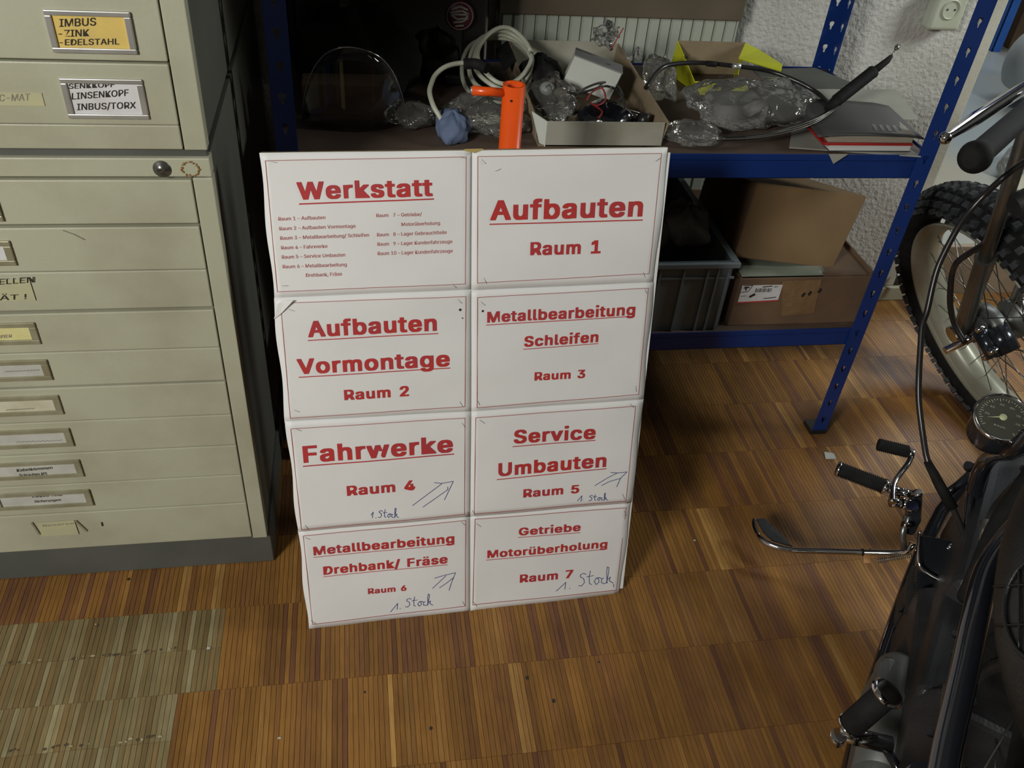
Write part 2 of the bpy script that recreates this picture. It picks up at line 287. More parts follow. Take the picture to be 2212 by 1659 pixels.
# lettering: letter outlines kept as outlines (x, y in thousandths of the letter size)
GLYPHS_BOLD = {
'/': (249, ['-17,-96,98,-97,104,-92,267,512,265,552,150,553,145,548,-18,-56']),
'1': (453, ['45,-20,422,-20,423,72,420,75,312,75,307,80,307,524,304,529,168,529,55,448,53,344,56,339,120,340,178,380,179,80,176,75,44,74']),
'2': (453, ['33,-20,420,-19,419,76,228,77,223,80,357,224,388,268,409,316,413,340,413,408,402,448,383,480,339,516,316,526,276,535,160,533,124,522,100,510,78,492,55,464,43,440,35,408,33,344,36,341,156,341,166,384,178,404,200,424,224,435,248,426,269,408,282,388,286,372,274,336,249,300,33,68']),
'3': (453, ['143,-23,160,-26,276,-26,308,-20,340,-8,372,12,393,33,413,65,425,109,425,181,412,225,389,261,360,286,327,301,291,309,295,317,404,441,404,527,40,528,37,525,37,437,40,432,220,431,216,422,127,321,125,233,128,228,196,226,240,215,276,188,295,149,289,125,277,105,256,88,224,74,196,80,173,93,151,117,140,151,16,152,13,149,15,89,22,65,35,41,57,17,80,1,108,-13']),
'4': (453, ['251,-20,374,-20,444,84,444,182,380,183,375,188,373,336,260,337,255,340,342,488,343,524,340,529,215,528,7,176,8,86', '168,183,165,188,248,328,251,320,249,184']),
'5': (453, ['149,-23,164,-26,276,-26,324,-13,360,8,379,25,409,73,423,125,423,201,410,253,381,301,348,330,308,348,268,354,180,352,175,357,181,421,183,429,188,432,397,433,399,525,396,528,68,528,63,525,35,273,36,234,88,226,156,226,192,246,220,252,244,242,274,213,288,188,294,161,288,137,269,105,244,84,220,75,192,88,173,105,162,121,152,150,30,149,29,93,37,65,52,39,76,12,100,-4']),
'6': (453, ['157,-23,172,-26,280,-26,323,-15,340,-7,372,16,393,41,408,69,421,117,421,197,417,221,404,257,381,289,348,315,308,330,249,337,352,485,353,525,348,528,220,527,87,333,54,273,41,241,33,201,33,117,44,73,63,37,84,14,112,-7', '220,76,200,87,180,107,163,137,159,161,172,197,187,217,208,233,228,240,250,229,272,209,288,181,293,157,288,133,269,101,244,81,228,74']),
'7': (453, ['67,-20,194,-21,198,-17,423,428,421,528,30,527,30,434,271,432,67,24']),
'A': (479, ['-15,-20,116,-20,163,112,166,120,172,123,308,123,315,116,364,-20,494,-20,495,16,491,32,307,528,172,529,168,524,-16,20', '204,219,203,228,236,324,240,327,275,220']),
'D': (502, ['29,-20,248,-21,320,-13,384,12,412,31,448,70,468,104,486,160,493,208,493,304,487,348,468,404,448,440,408,482,360,510,292,527,28,527', '180,77,179,88,249,416,252,422,256,422,287,408,308,393,325,376,346,344,363,288,367,256,363,220,344,164,326,136,303,112,280,98,240,83']),
'F': (410, ['29,-20,156,-19,157,196,160,201,376,201,379,204,379,296,376,299,159,300,157,428,160,431,399,432,399,528,28,527']),
'G': (520, ['193,-23,208,-26,328,-26,360,-20,396,-7,440,20,465,45,494,93,503,121,509,153,509,273,504,276,252,275,252,180,370,161,361,137,332,104,308,89,280,78,264,77,237,85,200,108,168,145,148,186,137,237,137,273,148,321,164,357,183,385,208,408,236,424,268,432,296,424,320,410,356,372,377,329,504,330,503,385,495,409,473,449,456,470,424,498,364,526,304,536,232,536,192,532,148,520,116,504,71,465,51,437,24,381,9,309,9,197,16,157,28,117,52,69,73,41,96,20,144,-9']),
'M': (628, ['29,-20,152,-19,153,216,156,227,256,-20,372,-20,492,278,533,-4,536,-9,598,-8,598,528,444,527,316,197,312,200,184,526,29,528']),
'R': (448, ['29,-20,156,-20,236,119,322,-20,458,-20,456,28,380,204,409,232,420,248,436,288,441,312,441,392,433,428,413,468,384,497,340,519,280,529,28,527', '160,275,157,280,159,432,196,433,240,428,264,420,283,408,300,387,311,356,304,325,293,308,272,290,244,280,220,275']),
'S': (446, ['143,-25,162,-28,286,-28,334,-18,390,12,415,39,431,67,439,95,441,123,439,179,432,207,411,239,382,264,346,283,238,315,187,335,161,355,150,375,161,399,178,416,198,428,226,435,254,427,283,407,295,391,307,359,432,359,431,419,413,463,378,500,330,525,302,532,262,536,190,536,134,528,110,520,70,496,45,471,28,439,19,395,21,331,28,307,45,279,72,255,106,236,234,196,274,180,299,159,311,139,298,113,281,95,250,79,222,72,186,84,162,100,150,115,134,156,9,155,7,103,14,75,30,43,46,22,83,-5']),
'U': (517, ['183,-24,200,-27,320,-27,352,-21,396,-5,420,11,448,37,464,60,483,104,489,140,487,528,363,528,361,192,356,164,344,132,320,103,296,87,264,75,237,80,201,100,174,132,159,168,156,527,28,527,27,156,33,108,50,64,80,25,128,-8']),
'V': (479, ['173,-20,304,-21,311,-16,495,488,495,524,492,529,368,529,361,524,240,182,116,527,-13,528,-15,488,-12,477']),
'W': (686, ['125,-20,262,-20,338,260,344,271,424,-20,561,-20,697,472,701,488,700,527,572,528,492,228,412,525,408,529,276,529,192,228,114,528,-13,528,-15,484']),
'a': (389, ['91,-25,106,-28,214,-28,246,-20,366,-20,369,-17,367,299,360,327,348,351,326,374,306,387,282,396,238,404,130,402,90,392,54,373,34,354,16,327,9,311,10,272,58,256,130,254,158,289,194,306,222,293,239,267,238,259,222,250,110,234,62,221,32,203,6,171,-1,147,-1,67,6,43,34,2,66,-17', '166,70,138,86,132,95,128,107,136,119,151,131,178,142,241,151,243,147,237,123,222,101,194,78']),
'b': (424, ['162,-24,177,-27,285,-27,329,-14,366,12,393,48,409,81,417,112,422,140,422,236,418,264,402,312,378,352,361,369,329,389,305,399,269,405,189,405,149,396,146,400,144,528,25,529,20,524,20,-16,25,-19,145,-19', '213,74,189,89,164,120,150,160,146,196,150,220,167,264,189,289,221,305,247,292,270,268,290,224,296,188,289,152,269,108,249,87,233,76,221,72']),
'c': (395, ['137,-24,150,-27,262,-27,310,-15,338,1,367,28,392,72,395,84,394,121,338,137,274,137,259,108,241,88,206,71,182,83,159,104,144,128,136,152,129,192,143,244,166,280,198,302,210,305,237,292,256,272,274,243,338,243,386,255,393,260,392,300,379,332,354,363,306,392,250,405,170,405,114,394,82,378,51,352,36,332,16,292,3,236,3,140,14,89,38,41,70,7,106,-15']),
'e': (403, ['139,-24,154,-27,270,-27,298,-21,330,-9,358,11,375,28,392,56,397,72,397,108,390,113,342,125,274,124,253,92,226,74,210,71,170,91,154,108,140,132,142,139,362,147,403,152,403,236,388,304,375,332,352,360,326,380,298,394,246,405,166,405,126,399,107,392,74,373,50,351,28,320,14,287,3,236,3,140,20,72,42,36,70,7,106,-15', '142,241,139,244,154,271,178,293,202,305,220,300,242,284,260,260,267,244,262,241']),
'f': (253, ['51,-20,172,-20,173,304,178,307,254,307,259,312,258,398,178,399,173,408,181,432,198,448,254,449,260,452,273,496,270,542,242,549,138,549,106,540,80,524,56,492,49,468,48,400,-22,399,-27,396,-26,309,46,307,49,304']),
'g': (425, ['129,-167,146,-170,266,-170,306,-162,358,-136,375,-119,391,-95,403,-55,405,-31,405,393,402,398,278,396,242,404,134,402,106,394,62,367,37,337,20,305,3,241,3,141,16,85,32,53,48,33,83,5,126,-12,158,-16,238,-16,274,-8,277,-11,268,-35,254,-52,238,-63,210,-74,186,-68,170,-60,130,-22,66,-22,22,-47,19,-51,20,-91,34,-113,70,-145,94,-157', '202,84,166,104,150,125,133,165,129,197,142,245,154,268,182,295,206,304,234,291,255,269,273,229,279,185,270,146,255,117,226,92']),
'h': (410, ['22,-20,145,-19,148,232,155,256,167,276,185,292,209,303,225,298,242,284,256,260,263,236,265,-19,385,-21,390,-16,390,268,386,304,375,336,358,364,345,377,317,394,297,400,265,405,193,405,149,396,146,400,146,524,141,529,25,529,20,524']),
'i': (166, ['22,-20,141,-21,146,-16,146,396,141,399,25,399,20,396', '42,424,121,423,137,428,151,440,158,460,158,508,146,532,125,543,45,543,29,538,19,528,10,512,11,452,21,435']),
'k': (380, ['22,-20,401,-21,404,-16,401,24,252,212,255,220,390,356,392,396,389,399,253,398,149,293,146,300,146,524,141,529,25,529,20,524']),
'l': (189, ['76,-18,89,-21,193,-21,212,-14,212,30,203,70,197,75,161,75,151,86,146,106,146,526,141,529,25,529,20,526,22,46,28,22,41,2,53,-9']),
'm': (609, ['22,-20,145,-19,146,228,150,252,159,272,178,292,197,304,209,300,227,284,242,252,243,-20,366,-20,368,240,374,264,383,280,401,296,417,304,429,300,450,284,458,268,464,244,465,-19,588,-20,590,276,582,328,565,360,551,376,529,392,509,400,469,407,405,407,373,403,321,380,293,398,249,407,189,407,145,398,21,398']),
'n': (409, ['22,-20,145,-19,148,232,155,256,167,276,185,292,209,303,225,298,242,284,256,260,263,236,265,-19,389,-19,388,288,375,336,349,373,317,394,265,405,193,405,149,396,21,398']),
'o': (415, ['137,-24,150,-27,262,-27,310,-15,346,7,367,28,395,72,407,108,413,152,413,224,407,268,395,304,367,348,346,369,306,392,278,401,246,405,170,405,114,394,82,378,51,352,36,332,16,292,3,236,3,140,14,89,38,41,70,7,106,-15', '206,71,175,88,148,120,136,152,129,192,142,243,156,268,180,292,210,305,238,290,259,268,279,228,286,188,279,148,259,108,241,88']),
'r': (259, ['22,-20,145,-19,148,240,163,272,193,296,213,303,274,304,276,400,273,404,173,405,145,399,25,399,20,396']),
's': (364, ['109,-24,124,-27,240,-27,272,-21,292,-14,324,5,342,24,356,48,363,72,363,140,358,160,340,190,320,206,292,220,176,251,155,264,147,276,160,294,188,307,210,296,240,257,300,257,356,270,357,308,344,340,316,375,284,393,232,405,144,405,116,401,88,392,56,374,33,352,22,332,15,300,15,248,22,216,40,189,56,175,92,157,200,129,222,116,231,104,212,81,184,69,168,74,148,87,124,127,64,127,5,112,5,68,13,44,25,24,60,-7,80,-17']),
't': (227, ['103,-20,114,-23,226,-23,245,-16,245,20,234,70,175,76,162,92,157,112,157,304,162,307,234,309,235,396,230,399,158,401,157,488,154,491,38,491,33,488,32,400,-22,399,-27,396,-27,312,-22,307,30,307,33,304,33,56,40,32,57,4,78,-12']),
'u': (410, ['114,-21,129,-24,233,-24,261,-18,385,-20,390,-17,388,399,265,398,261,143,250,115,237,97,217,82,201,76,185,82,166,99,152,123,148,139,145,398,21,398,20,123,24,79,35,43,50,19,77,-6']),
'v': (389, ['132,-20,253,-21,260,-16,401,353,401,398,273,398,193,186,117,396,-11,399,-14,396,-14,360,-9,344']),
'w': (567, ['108,-20,231,-19,303,226,331,195,387,195,390,192,360,64,360,24,379,18,399,-19,463,-16,576,356,575,398,451,399,448,396,395,215,389,252,347,399,223,399,219,396,171,224,119,398,-5,399,-8,396,-8,356']),
'ä': (389, ['91,-25,106,-28,214,-28,246,-20,366,-20,369,-17,367,299,360,327,348,351,326,374,306,387,282,396,238,404,130,402,90,392,54,373,34,354,16,327,9,311,10,272,58,256,130,254,158,289,194,306,222,293,239,267,238,259,222,250,110,234,62,221,32,203,6,171,-1,147,-1,67,6,43,34,2,66,-17', '77,423,154,422,174,431,190,450,202,433,222,423,306,425,322,435,331,447,333,507,330,518,318,534,302,542,218,542,200,531,190,515,173,535,158,542,78,542,67,539,53,527,45,511,45,455,56,435', '166,70,138,86,132,95,128,107,136,119,151,131,178,142,241,151,243,147,237,123,222,101,194,78']),
'ü': (410, ['114,-21,129,-24,233,-24,261,-18,385,-20,390,-17,388,399,265,398,261,143,250,115,237,97,217,82,201,76,185,82,166,99,152,123,148,139,145,398,21,398,20,123,24,79,35,43,50,19,77,-6', '100,423,177,425,193,434,205,450,217,434,233,425,249,422,321,425,337,434,348,451,350,507,346,519,333,536,309,544,233,541,217,532,205,515,189,536,169,544,89,541,73,532,62,515,60,467,62,451,71,435']),
}
GLYPHS_PLAIN = {
'!': (195, ['63,156,128,155,133,160,137,512,132,515,57,512', '79,-8,124,-6,137,4,147,20,147,64,124,88,108,93,72,88,56,74,48,60,51,16,64,-2']),
',': (187, ['31,-123,91,-123,142,61,141,77,62,76']),
'-': (453, ['107,184,338,181,343,184,343,248,110,251']),
'/': (249, ['7,-80,77,-80,239,520,238,539,171,536']),
'0': (453, ['193,-11,260,-11,288,-4,332,20,364,55,377,77,395,121,407,173,411,297,401,365,383,417,361,457,328,492,287,513,256,520,220,522,168,514,132,496,108,476,89,453,68,413,53,369,45,321,43,205,53,141,70,89,87,57,124,18,152,2', '216,57,200,61,168,81,138,125,123,173,115,265,123,337,147,401,165,425,188,443,212,452,236,452,256,447,284,429,316,381,335,309,337,221,324,149,297,93,260,64,236,56']),
'1': (453, ['69,-4,397,-4,395,60,281,64,280,514,192,514,80,432,79,356,84,353,96,355,205,432,205,64,72,61']),
'2': (453, ['57,-4,395,-4,392,63,170,64,329,236,364,285,382,328,387,392,375,436,358,464,339,484,300,508,252,521,200,521,149,508,104,478,70,428,61,392,59,360,64,355,131,356,139,396,153,420,180,442,216,453,252,449,288,429,308,400,314,372,306,336,273,284,58,52']),
'3': (453, ['183,-11,252,-12,316,7,365,45,389,85,399,125,399,165,388,208,372,236,352,258,312,283,284,292,242,297,377,453,376,514,64,512,63,449,68,446,272,445,151,305,151,245,236,238,264,230,291,213,308,193,323,153,320,125,304,93,292,80,268,66,232,57,208,56,172,65,148,78,127,101,112,138,44,138,39,133,39,113,47,81,72,42,92,24,132,2']),
'4': (453, ['271,-4,348,-6,419,100,417,168,349,172,348,322,277,320,276,170,122,172,315,500,317,512,312,515,239,512,33,160,36,98']),
'5': (453, ['187,-11,252,-12,272,-8,312,8,344,30,364,53,384,89,397,141,397,185,390,221,373,261,357,285,319,317,280,334,240,340,200,338,144,320,157,441,160,446,368,446,373,449,371,513,96,514,89,509,61,249,132,240,184,266,204,270,240,268,267,257,292,238,304,221,319,185,321,149,305,105,280,77,240,58,200,59,161,77,137,105,128,135,56,135,59,93,70,65,87,41,124,11,153,-3']),
'6': (453, ['195,-11,256,-12,316,8,344,28,364,51,381,81,391,109,395,181,390,209,376,245,357,273,332,294,304,310,256,320,202,321,325,497,324,514,248,514,244,511,95,289,74,245,61,201,59,133,63,109,90,49,136,9', '212,56,180,69,153,93,138,121,131,157,139,197,160,230,192,252,236,258,264,250,297,225,319,181,321,145,308,106,284,76,252,59']),
'7': (453, ['91,-4,172,-4,396,440,394,515,55,512,58,447,312,444,94,12']),
'8': (453, ['189,-11,260,-12,324,6,373,41,396,77,405,105,407,153,394,201,367,237,326,265,365,301,382,337,387,357,387,405,378,437,357,469,330,493,296,511,260,520,180,518,124,495,83,453,65,401,65,357,75,321,97,289,126,265,104,254,76,228,55,193,47,161,47,109,51,89,72,51,104,20,144,0', '208,57,168,69,140,91,123,125,126,161,144,194,184,221,212,228,240,228,267,221,304,198,320,177,331,141,324,110,303,81,280,67,244,56', '216,296,180,309,159,325,144,350,139,381,150,413,168,434,208,452,232,454,272,442,297,421,310,393,313,369,302,337,284,317,256,301']),
'9': (453, ['125,-4,208,-4,341,192,372,248,386,284,395,324,395,372,380,428,364,456,336,487,300,508,276,516,200,521,136,500,90,460,63,404,59,380,63,300,93,240,113,220,149,200,192,189,248,188,126,8', '212,251,180,264,152,290,137,320,133,364,146,404,168,431,204,450,236,453,276,438,296,420,318,376,321,340,308,300,284,271,244,252']),
'A': (479, ['9,-4,92,-4,136,124,144,137,336,136,388,-4,469,-4,457,40,280,515,195,512', '168,205,165,208,240,425,313,208']),
'B': (456, ['53,-4,248,-7,300,-3,340,8,368,22,387,36,406,60,423,112,421,176,399,224,368,252,341,268,372,287,396,320,403,348,403,400,384,452,368,473,340,494,296,510,260,515,53,512', '136,63,131,68,133,224,268,223,312,204,338,176,347,152,347,124,336,100,312,78,252,63', '136,291,131,296,133,444,256,445,292,434,318,408,329,380,326,352,312,326,292,308,240,291']),
'C': (510, ['229,-11,300,-12,324,-8,360,4,396,23,432,54,455,85,468,114,479,157,476,166,404,166,381,117,356,90,320,70,284,60,228,65,192,81,155,113,130,153,115,197,109,245,118,321,131,357,156,397,204,434,236,446,268,450,308,444,340,430,368,408,388,381,404,342,479,345,464,405,432,454,403,481,376,498,304,520,260,522,200,514,168,503,120,472,87,437,63,397,47,357,35,297,35,213,41,173,57,125,80,81,120,36,144,19,176,3']),
'D': (502, ['53,-4,100,-6,104,23,118,-4,124,-7,260,-5,296,2,360,27,384,43,422,84,442,120,461,176,467,220,467,288,460,336,442,392,421,428,404,449,356,486,308,505,268,513,124,515,119,512,119,460,104,457,99,460,99,512,53,512', '148,63,226,440,240,445,292,432,323,416,349,392,370,360,383,328,391,288,393,240,388,204,374,156,357,128,331,100,288,76,224,63']),
'E': (418, ['53,-4,381,-4,381,60,376,63,136,63,131,68,132,222,356,223,361,228,361,288,356,291,133,292,132,443,376,445,376,515,53,512']),
'F': (410, ['53,-4,131,-4,132,214,348,215,353,220,353,280,348,285,132,286,132,443,372,445,372,515,53,512']),
'G': (520, ['229,-11,304,-12,328,-7,372,8,400,24,437,57,455,81,477,133,483,169,480,262,280,262,279,193,405,173,388,126,356,89,336,76,300,63,252,60,232,64,200,77,172,96,134,145,122,173,111,221,109,265,116,313,129,353,144,381,172,414,196,431,228,444,264,450,304,444,336,430,368,404,404,342,479,345,477,369,466,401,445,437,420,466,364,503,300,520,256,522,196,514,144,491,116,470,78,425,59,389,44,345,35,297,35,213,41,173,55,129,79,81,101,53,144,19,169,5']),
'H': (516, ['53,-4,131,-4,131,220,136,225,386,224,387,-4,463,-4,460,515,387,512,384,295,133,296,131,512,53,512']),
'I': (300, ['24,-4,276,-4,275,62,191,63,188,68,188,440,191,445,275,446,275,514,24,512,27,445,107,445,112,440,112,68,107,63,27,63']),
'K': (466, ['53,-4,455,-4,453,8,254,288,445,492,453,504,452,514,356,513,132,269,131,512,53,512', '112,169,111,208,116,214,119,176']),
'L': (392, ['53,-4,367,-4,364,63,132,65,128,515,53,512']),
'M': (628, ['53,-4,127,-4,128,381,280,-4,344,-7,350,0,504,399,559,8,572,6,572,514,469,512,352,208,316,104,158,512,56,515']),
'N': (523, ['53,-4,131,-4,132,392,191,292,380,-4,468,-6,468,514,393,512,392,119,144,512,53,512']),
'O': (533, ['229,-11,300,-12,332,-6,368,8,408,32,435,57,468,106,483,141,495,193,499,273,493,329,483,369,462,413,433,453,400,482,359,505,304,520,260,522,200,514,168,503,120,472,80,428,63,397,42,337,35,297,35,213,41,173,57,125,80,81,120,36,144,19,176,3', '248,61,192,81,176,92,143,129,115,197,109,265,123,337,135,365,159,401,184,422,216,440,268,450,304,444,340,429,360,414,389,381,405,353,419,309,423,229,404,153,391,129,360,94,332,76,304,65']),
'P': (444, ['53,-4,128,-7,240,177,304,188,340,202,364,219,394,256,413,316,415,360,410,396,398,432,384,454,340,492,304,507,252,515,53,512', '132,250,132,446,252,444,280,438,313,416,330,388,338,348,327,300,304,271,276,256,248,249']),
'R': (448, ['53,-4,132,-4,236,178,348,-6,433,-4,430,16,344,212,364,227,393,260,411,304,415,328,415,376,404,423,388,452,356,484,316,504,276,513,53,512', '132,262,132,446,224,447,264,443,292,434,320,410,335,380,339,344,328,308,308,283,284,270,244,261', '252,206,244,220,248,223,292,223,300,216,276,207']),
'S': (446, ['185,-13,274,-12,310,-3,346,13,391,55,404,79,413,111,415,143,409,183,396,211,374,236,318,269,174,315,142,334,125,359,124,391,137,415,170,441,214,452,258,448,297,431,319,407,334,372,406,374,400,423,373,467,345,491,318,505,262,520,214,522,174,517,115,495,70,455,58,435,47,399,45,367,53,323,69,295,86,278,147,243,290,199,314,184,335,159,339,131,322,96,290,71,242,56,186,60,146,78,122,104,110,141,34,141,33,119,41,87,70,39,122,3']),
'T': (448, ['187,-4,263,-4,264,443,420,445,420,515,25,512,28,445,184,445,187,440']),
'U': (517, ['221,-12,296,-13,328,-7,372,11,423,52,450,96,463,152,460,515,387,512,387,180,383,152,368,116,344,87,312,68,276,59,228,61,196,72,157,104,142,128,131,168,131,512,53,512,53,172,60,120,78,76,116,31,168,0']),
'V': (479, ['197,-4,285,-4,467,496,468,514,388,512,240,84,91,512,11,512,14,492']),
'X': (474, ['11,-4,98,-5,238,198,374,-4,461,-4,455,16,286,264,450,500,450,514,366,512,238,322,110,514,23,512,25,500,189,260,13,8']),
'Z': (438, ['163,128,172,125,181,132,403,456,400,515,33,512,36,445,309,444,165,140', '381,-4,400,-5,405,0,405,60,400,63,128,63,88,61,83,56,92,30,104,30,116,43']),
'a': (389, ['129,-13,190,-14,210,-9,234,1,270,29,274,-6,342,-4,343,259,339,295,330,323,314,346,294,365,265,379,214,390,174,390,114,377,70,350,53,331,36,299,38,284,102,268,142,310,174,322,202,324,225,319,246,308,267,275,268,251,254,239,146,222,90,208,58,190,33,159,25,131,25,83,38,44,53,23,74,6', '146,54,114,71,101,91,100,115,114,138,138,152,166,160,268,175,267,123,260,103,237,75,194,54']),
'b': (424, ['198,-12,257,-13,301,-1,337,24,366,60,386,104,396,156,396,224,385,276,369,312,350,340,317,368,281,384,241,391,185,386,149,368,121,341,120,512,49,515,46,0,49,-5,116,-4,121,40,150,8', '205,55,165,73,137,108,122,156,120,208,132,260,151,292,189,317,233,323,273,306,302,272,320,220,322,172,310,124,285,82,249,58,225,53']),
'c': (395, ['173,-12,238,-13,298,6,343,44,368,96,366,109,302,123,282,89,258,67,230,55,198,53,166,62,150,73,132,92,116,120,103,172,105,220,128,280,158,309,194,323,218,323,245,316,281,288,298,257,314,257,366,273,360,304,329,348,290,374,242,389,174,389,139,380,108,364,78,339,60,316,43,280,33,248,29,152,40,104,52,76,76,40,106,13,142,-5']),
'd': (424, ['163,-12,222,-13,250,-6,278,11,306,39,310,-5,376,-4,374,515,305,512,302,340,278,366,246,384,210,391,154,387,110,369,90,355,62,322,46,292,29,224,29,152,48,80,70,44,98,15,122,0', '186,55,154,69,126,100,105,156,103,208,115,256,139,296,170,316,214,323,254,308,284,276,301,232,305,172,288,108,262,75,222,55']),
'e': (403, ['177,-12,242,-13,302,4,347,40,371,84,366,98,302,111,281,80,262,65,226,53,202,53,174,59,146,75,115,116,105,148,114,152,376,164,373,252,362,291,347,320,326,346,302,365,273,380,238,389,162,387,110,366,75,336,60,316,40,272,31,236,29,152,42,97,60,60,86,29,110,11,131,0', '106,227,110,252,127,284,162,313,194,323,230,320,267,300,288,272,300,232,298,227', '86,175,81,180,81,204,86,207']),
'f': (253, ['75,-4,147,-4,147,316,150,321,233,324,232,384,150,385,149,432,159,452,175,464,232,464,247,512,247,524,238,530,218,535,162,535,122,522,96,500,82,479,75,456,74,386,2,385,-1,380,2,321,70,321,75,316']),
'g': (425, ['169,-155,238,-156,294,-143,334,-120,367,-79,379,-19,378,383,310,384,306,339,281,365,246,384,218,390,178,390,146,384,111,369,90,355,62,321,42,281,29,225,31,141,50,82,74,47,90,32,142,5,214,-2,265,13,286,28,302,48,305,45,305,-11,299,-39,287,-59,262,-78,210,-92,174,-87,140,-71,106,-36,90,-37,47,-63,45,-75,54,-91,90,-127,119,-143', '178,69,138,92,122,114,105,161,103,209,116,261,142,299,182,320,218,322,258,306,287,273,303,229,305,169,290,118,262,84,222,67']),
'h': (410, ['46,-4,120,-4,120,232,124,256,139,288,157,305,205,323,229,320,253,310,275,288,286,264,290,248,290,-4,364,-4,364,256,359,292,348,324,330,352,305,372,269,387,237,391,197,388,169,380,121,346,117,515,46,512']),
'i': (166, ['46,-4,120,-4,117,385,49,385,46,380', '61,440,97,437,113,444,129,462,132,496,123,516,109,526,69,529,53,522,40,508,36,468,44,452']),
'k': (380, ['46,-4,378,-4,374,12,213,216,362,368,365,383,277,383,121,226,117,515,46,512']),
'l': (189, ['110,-6,181,-5,186,14,176,58,133,62,122,78,120,94,120,510,117,515,49,515,48,62,55,34,69,14,81,4']),
'm': (609, ['46,-4,120,-4,122,256,132,284,153,307,173,318,201,324,221,320,245,307,261,287,267,268,268,-4,341,-6,344,264,351,284,373,309,417,324,441,320,469,305,487,272,490,-4,561,-7,564,264,555,316,538,348,505,377,473,389,441,393,409,391,377,382,345,362,317,334,303,356,281,377,245,391,213,393,177,386,145,369,121,344,116,384,47,384']),
'n': (409, ['46,-4,120,-4,120,232,124,256,139,288,157,305,205,323,229,320,253,310,275,288,286,264,290,248,290,-4,364,-4,362,276,348,324,321,361,269,387,221,391,169,380,146,368,121,342,116,384,47,384']),
'o': (415, ['173,-12,238,-13,285,0,306,11,334,35,355,60,381,124,387,208,381,252,368,292,343,332,322,353,282,377,254,386,218,391,174,389,139,380,110,365,78,339,60,316,43,280,33,248,29,152,40,104,52,76,76,40,106,13,142,-5', '186,55,152,72,124,104,105,156,103,204,116,256,142,296,171,316,194,323,218,323,250,313,265,304,292,272,311,216,313,176,300,120,269,76,242,59,218,53']),
'r': (259, ['46,-4,120,-4,122,252,136,284,165,308,197,319,249,318,250,384,245,390,201,391,169,384,141,369,121,348,116,384,47,384']),
's': (364, ['147,-12,212,-13,264,-1,292,15,314,36,335,76,337,128,329,152,312,178,268,205,148,238,128,251,117,268,118,288,132,307,152,319,184,327,212,323,234,312,264,271,329,284,330,296,320,323,290,360,256,380,224,389,152,389,112,377,81,360,61,340,43,300,45,240,55,216,69,200,117,172,224,144,248,130,258,116,260,96,252,81,236,66,196,53,164,53,132,65,118,76,96,113,32,100,31,84,40,56,72,17,104,-2']),
't': (227, ['137,-8,198,-9,214,-6,219,0,209,56,162,57,146,64,137,76,131,100,131,316,134,321,206,321,209,380,206,385,134,385,130,475,62,477,59,388,1,384,-1,324,58,319,61,60,73,32,86,15,106,2']),
'u': (410, ['152,-9,209,-10,229,-6,263,11,289,36,294,-5,362,-5,361,386,290,383,290,143,286,123,270,91,253,74,232,63,201,56,170,63,153,73,135,91,124,115,120,143,120,383,46,383,46,139,54,75,71,39,94,15,121,-1']),
'v': (389, ['156,-4,229,-7,233,-3,376,368,373,385,301,385,297,381,193,91,92,380,85,385,13,383,17,357']),
'w': (567, ['131,-4,206,-4,287,287,352,212,368,212,322,384,251,385,244,380,171,107,95,380,91,385,19,383,22,356', '424,-4,435,-4,438,0,546,356,550,372,547,385,479,385,470,372,418,184,386,48,388,36,405,32']),
'z': (380, ['35,-4,345,-4,342,63,141,64,338,324,337,384,44,384,46,317,238,316,36,52']),
'Ä': (479, ['9,-4,92,-4,136,124,144,137,336,136,388,-4,469,-4,457,40,280,515,195,512', '168,205,165,208,240,425,313,208', '149,568,184,568,210,588,213,628,206,644,188,656,148,656,136,649,123,632,124,592,136,575', '293,568,336,570,355,592,354,636,332,656,300,659,278,648,269,636,268,592,280,575']),
'ä': (389, ['129,-13,190,-14,210,-9,234,1,270,29,274,-6,342,-4,343,259,339,295,330,323,314,346,294,365,265,379,214,390,174,390,114,377,70,350,53,331,36,299,38,284,102,268,142,310,174,322,202,324,225,319,246,308,267,275,268,251,254,239,146,222,90,208,58,190,33,159,25,131,25,83,38,44,53,23,74,6', '146,54,114,71,101,91,100,115,114,138,138,152,166,160,268,175,267,123,260,103,237,75,194,54', '98,439,130,437,150,447,160,459,163,495,157,511,142,525,102,528,86,521,74,505,74,460,82,449', '242,439,278,438,304,459,307,495,301,511,286,525,246,528,234,524,219,507,217,463,228,447']),
'ü': (410, ['152,-9,209,-10,229,-6,263,11,289,36,294,-5,362,-5,361,386,290,383,290,143,286,123,270,91,253,74,232,63,201,56,170,63,153,73,135,91,124,115,120,143,120,383,46,383,46,139,54,75,71,39,94,15,121,-1', '258,439,296,439,309,446,321,463,321,503,313,516,297,527,261,528,245,520,234,507,230,487,233,464,241,450', '116,439,137,436,157,441,177,463,177,503,165,520,153,527,114,527,101,520,89,503,86,487,89,463,100,447']),
'–': (349, ['-7,184,352,181,355,248,-4,251']),
}

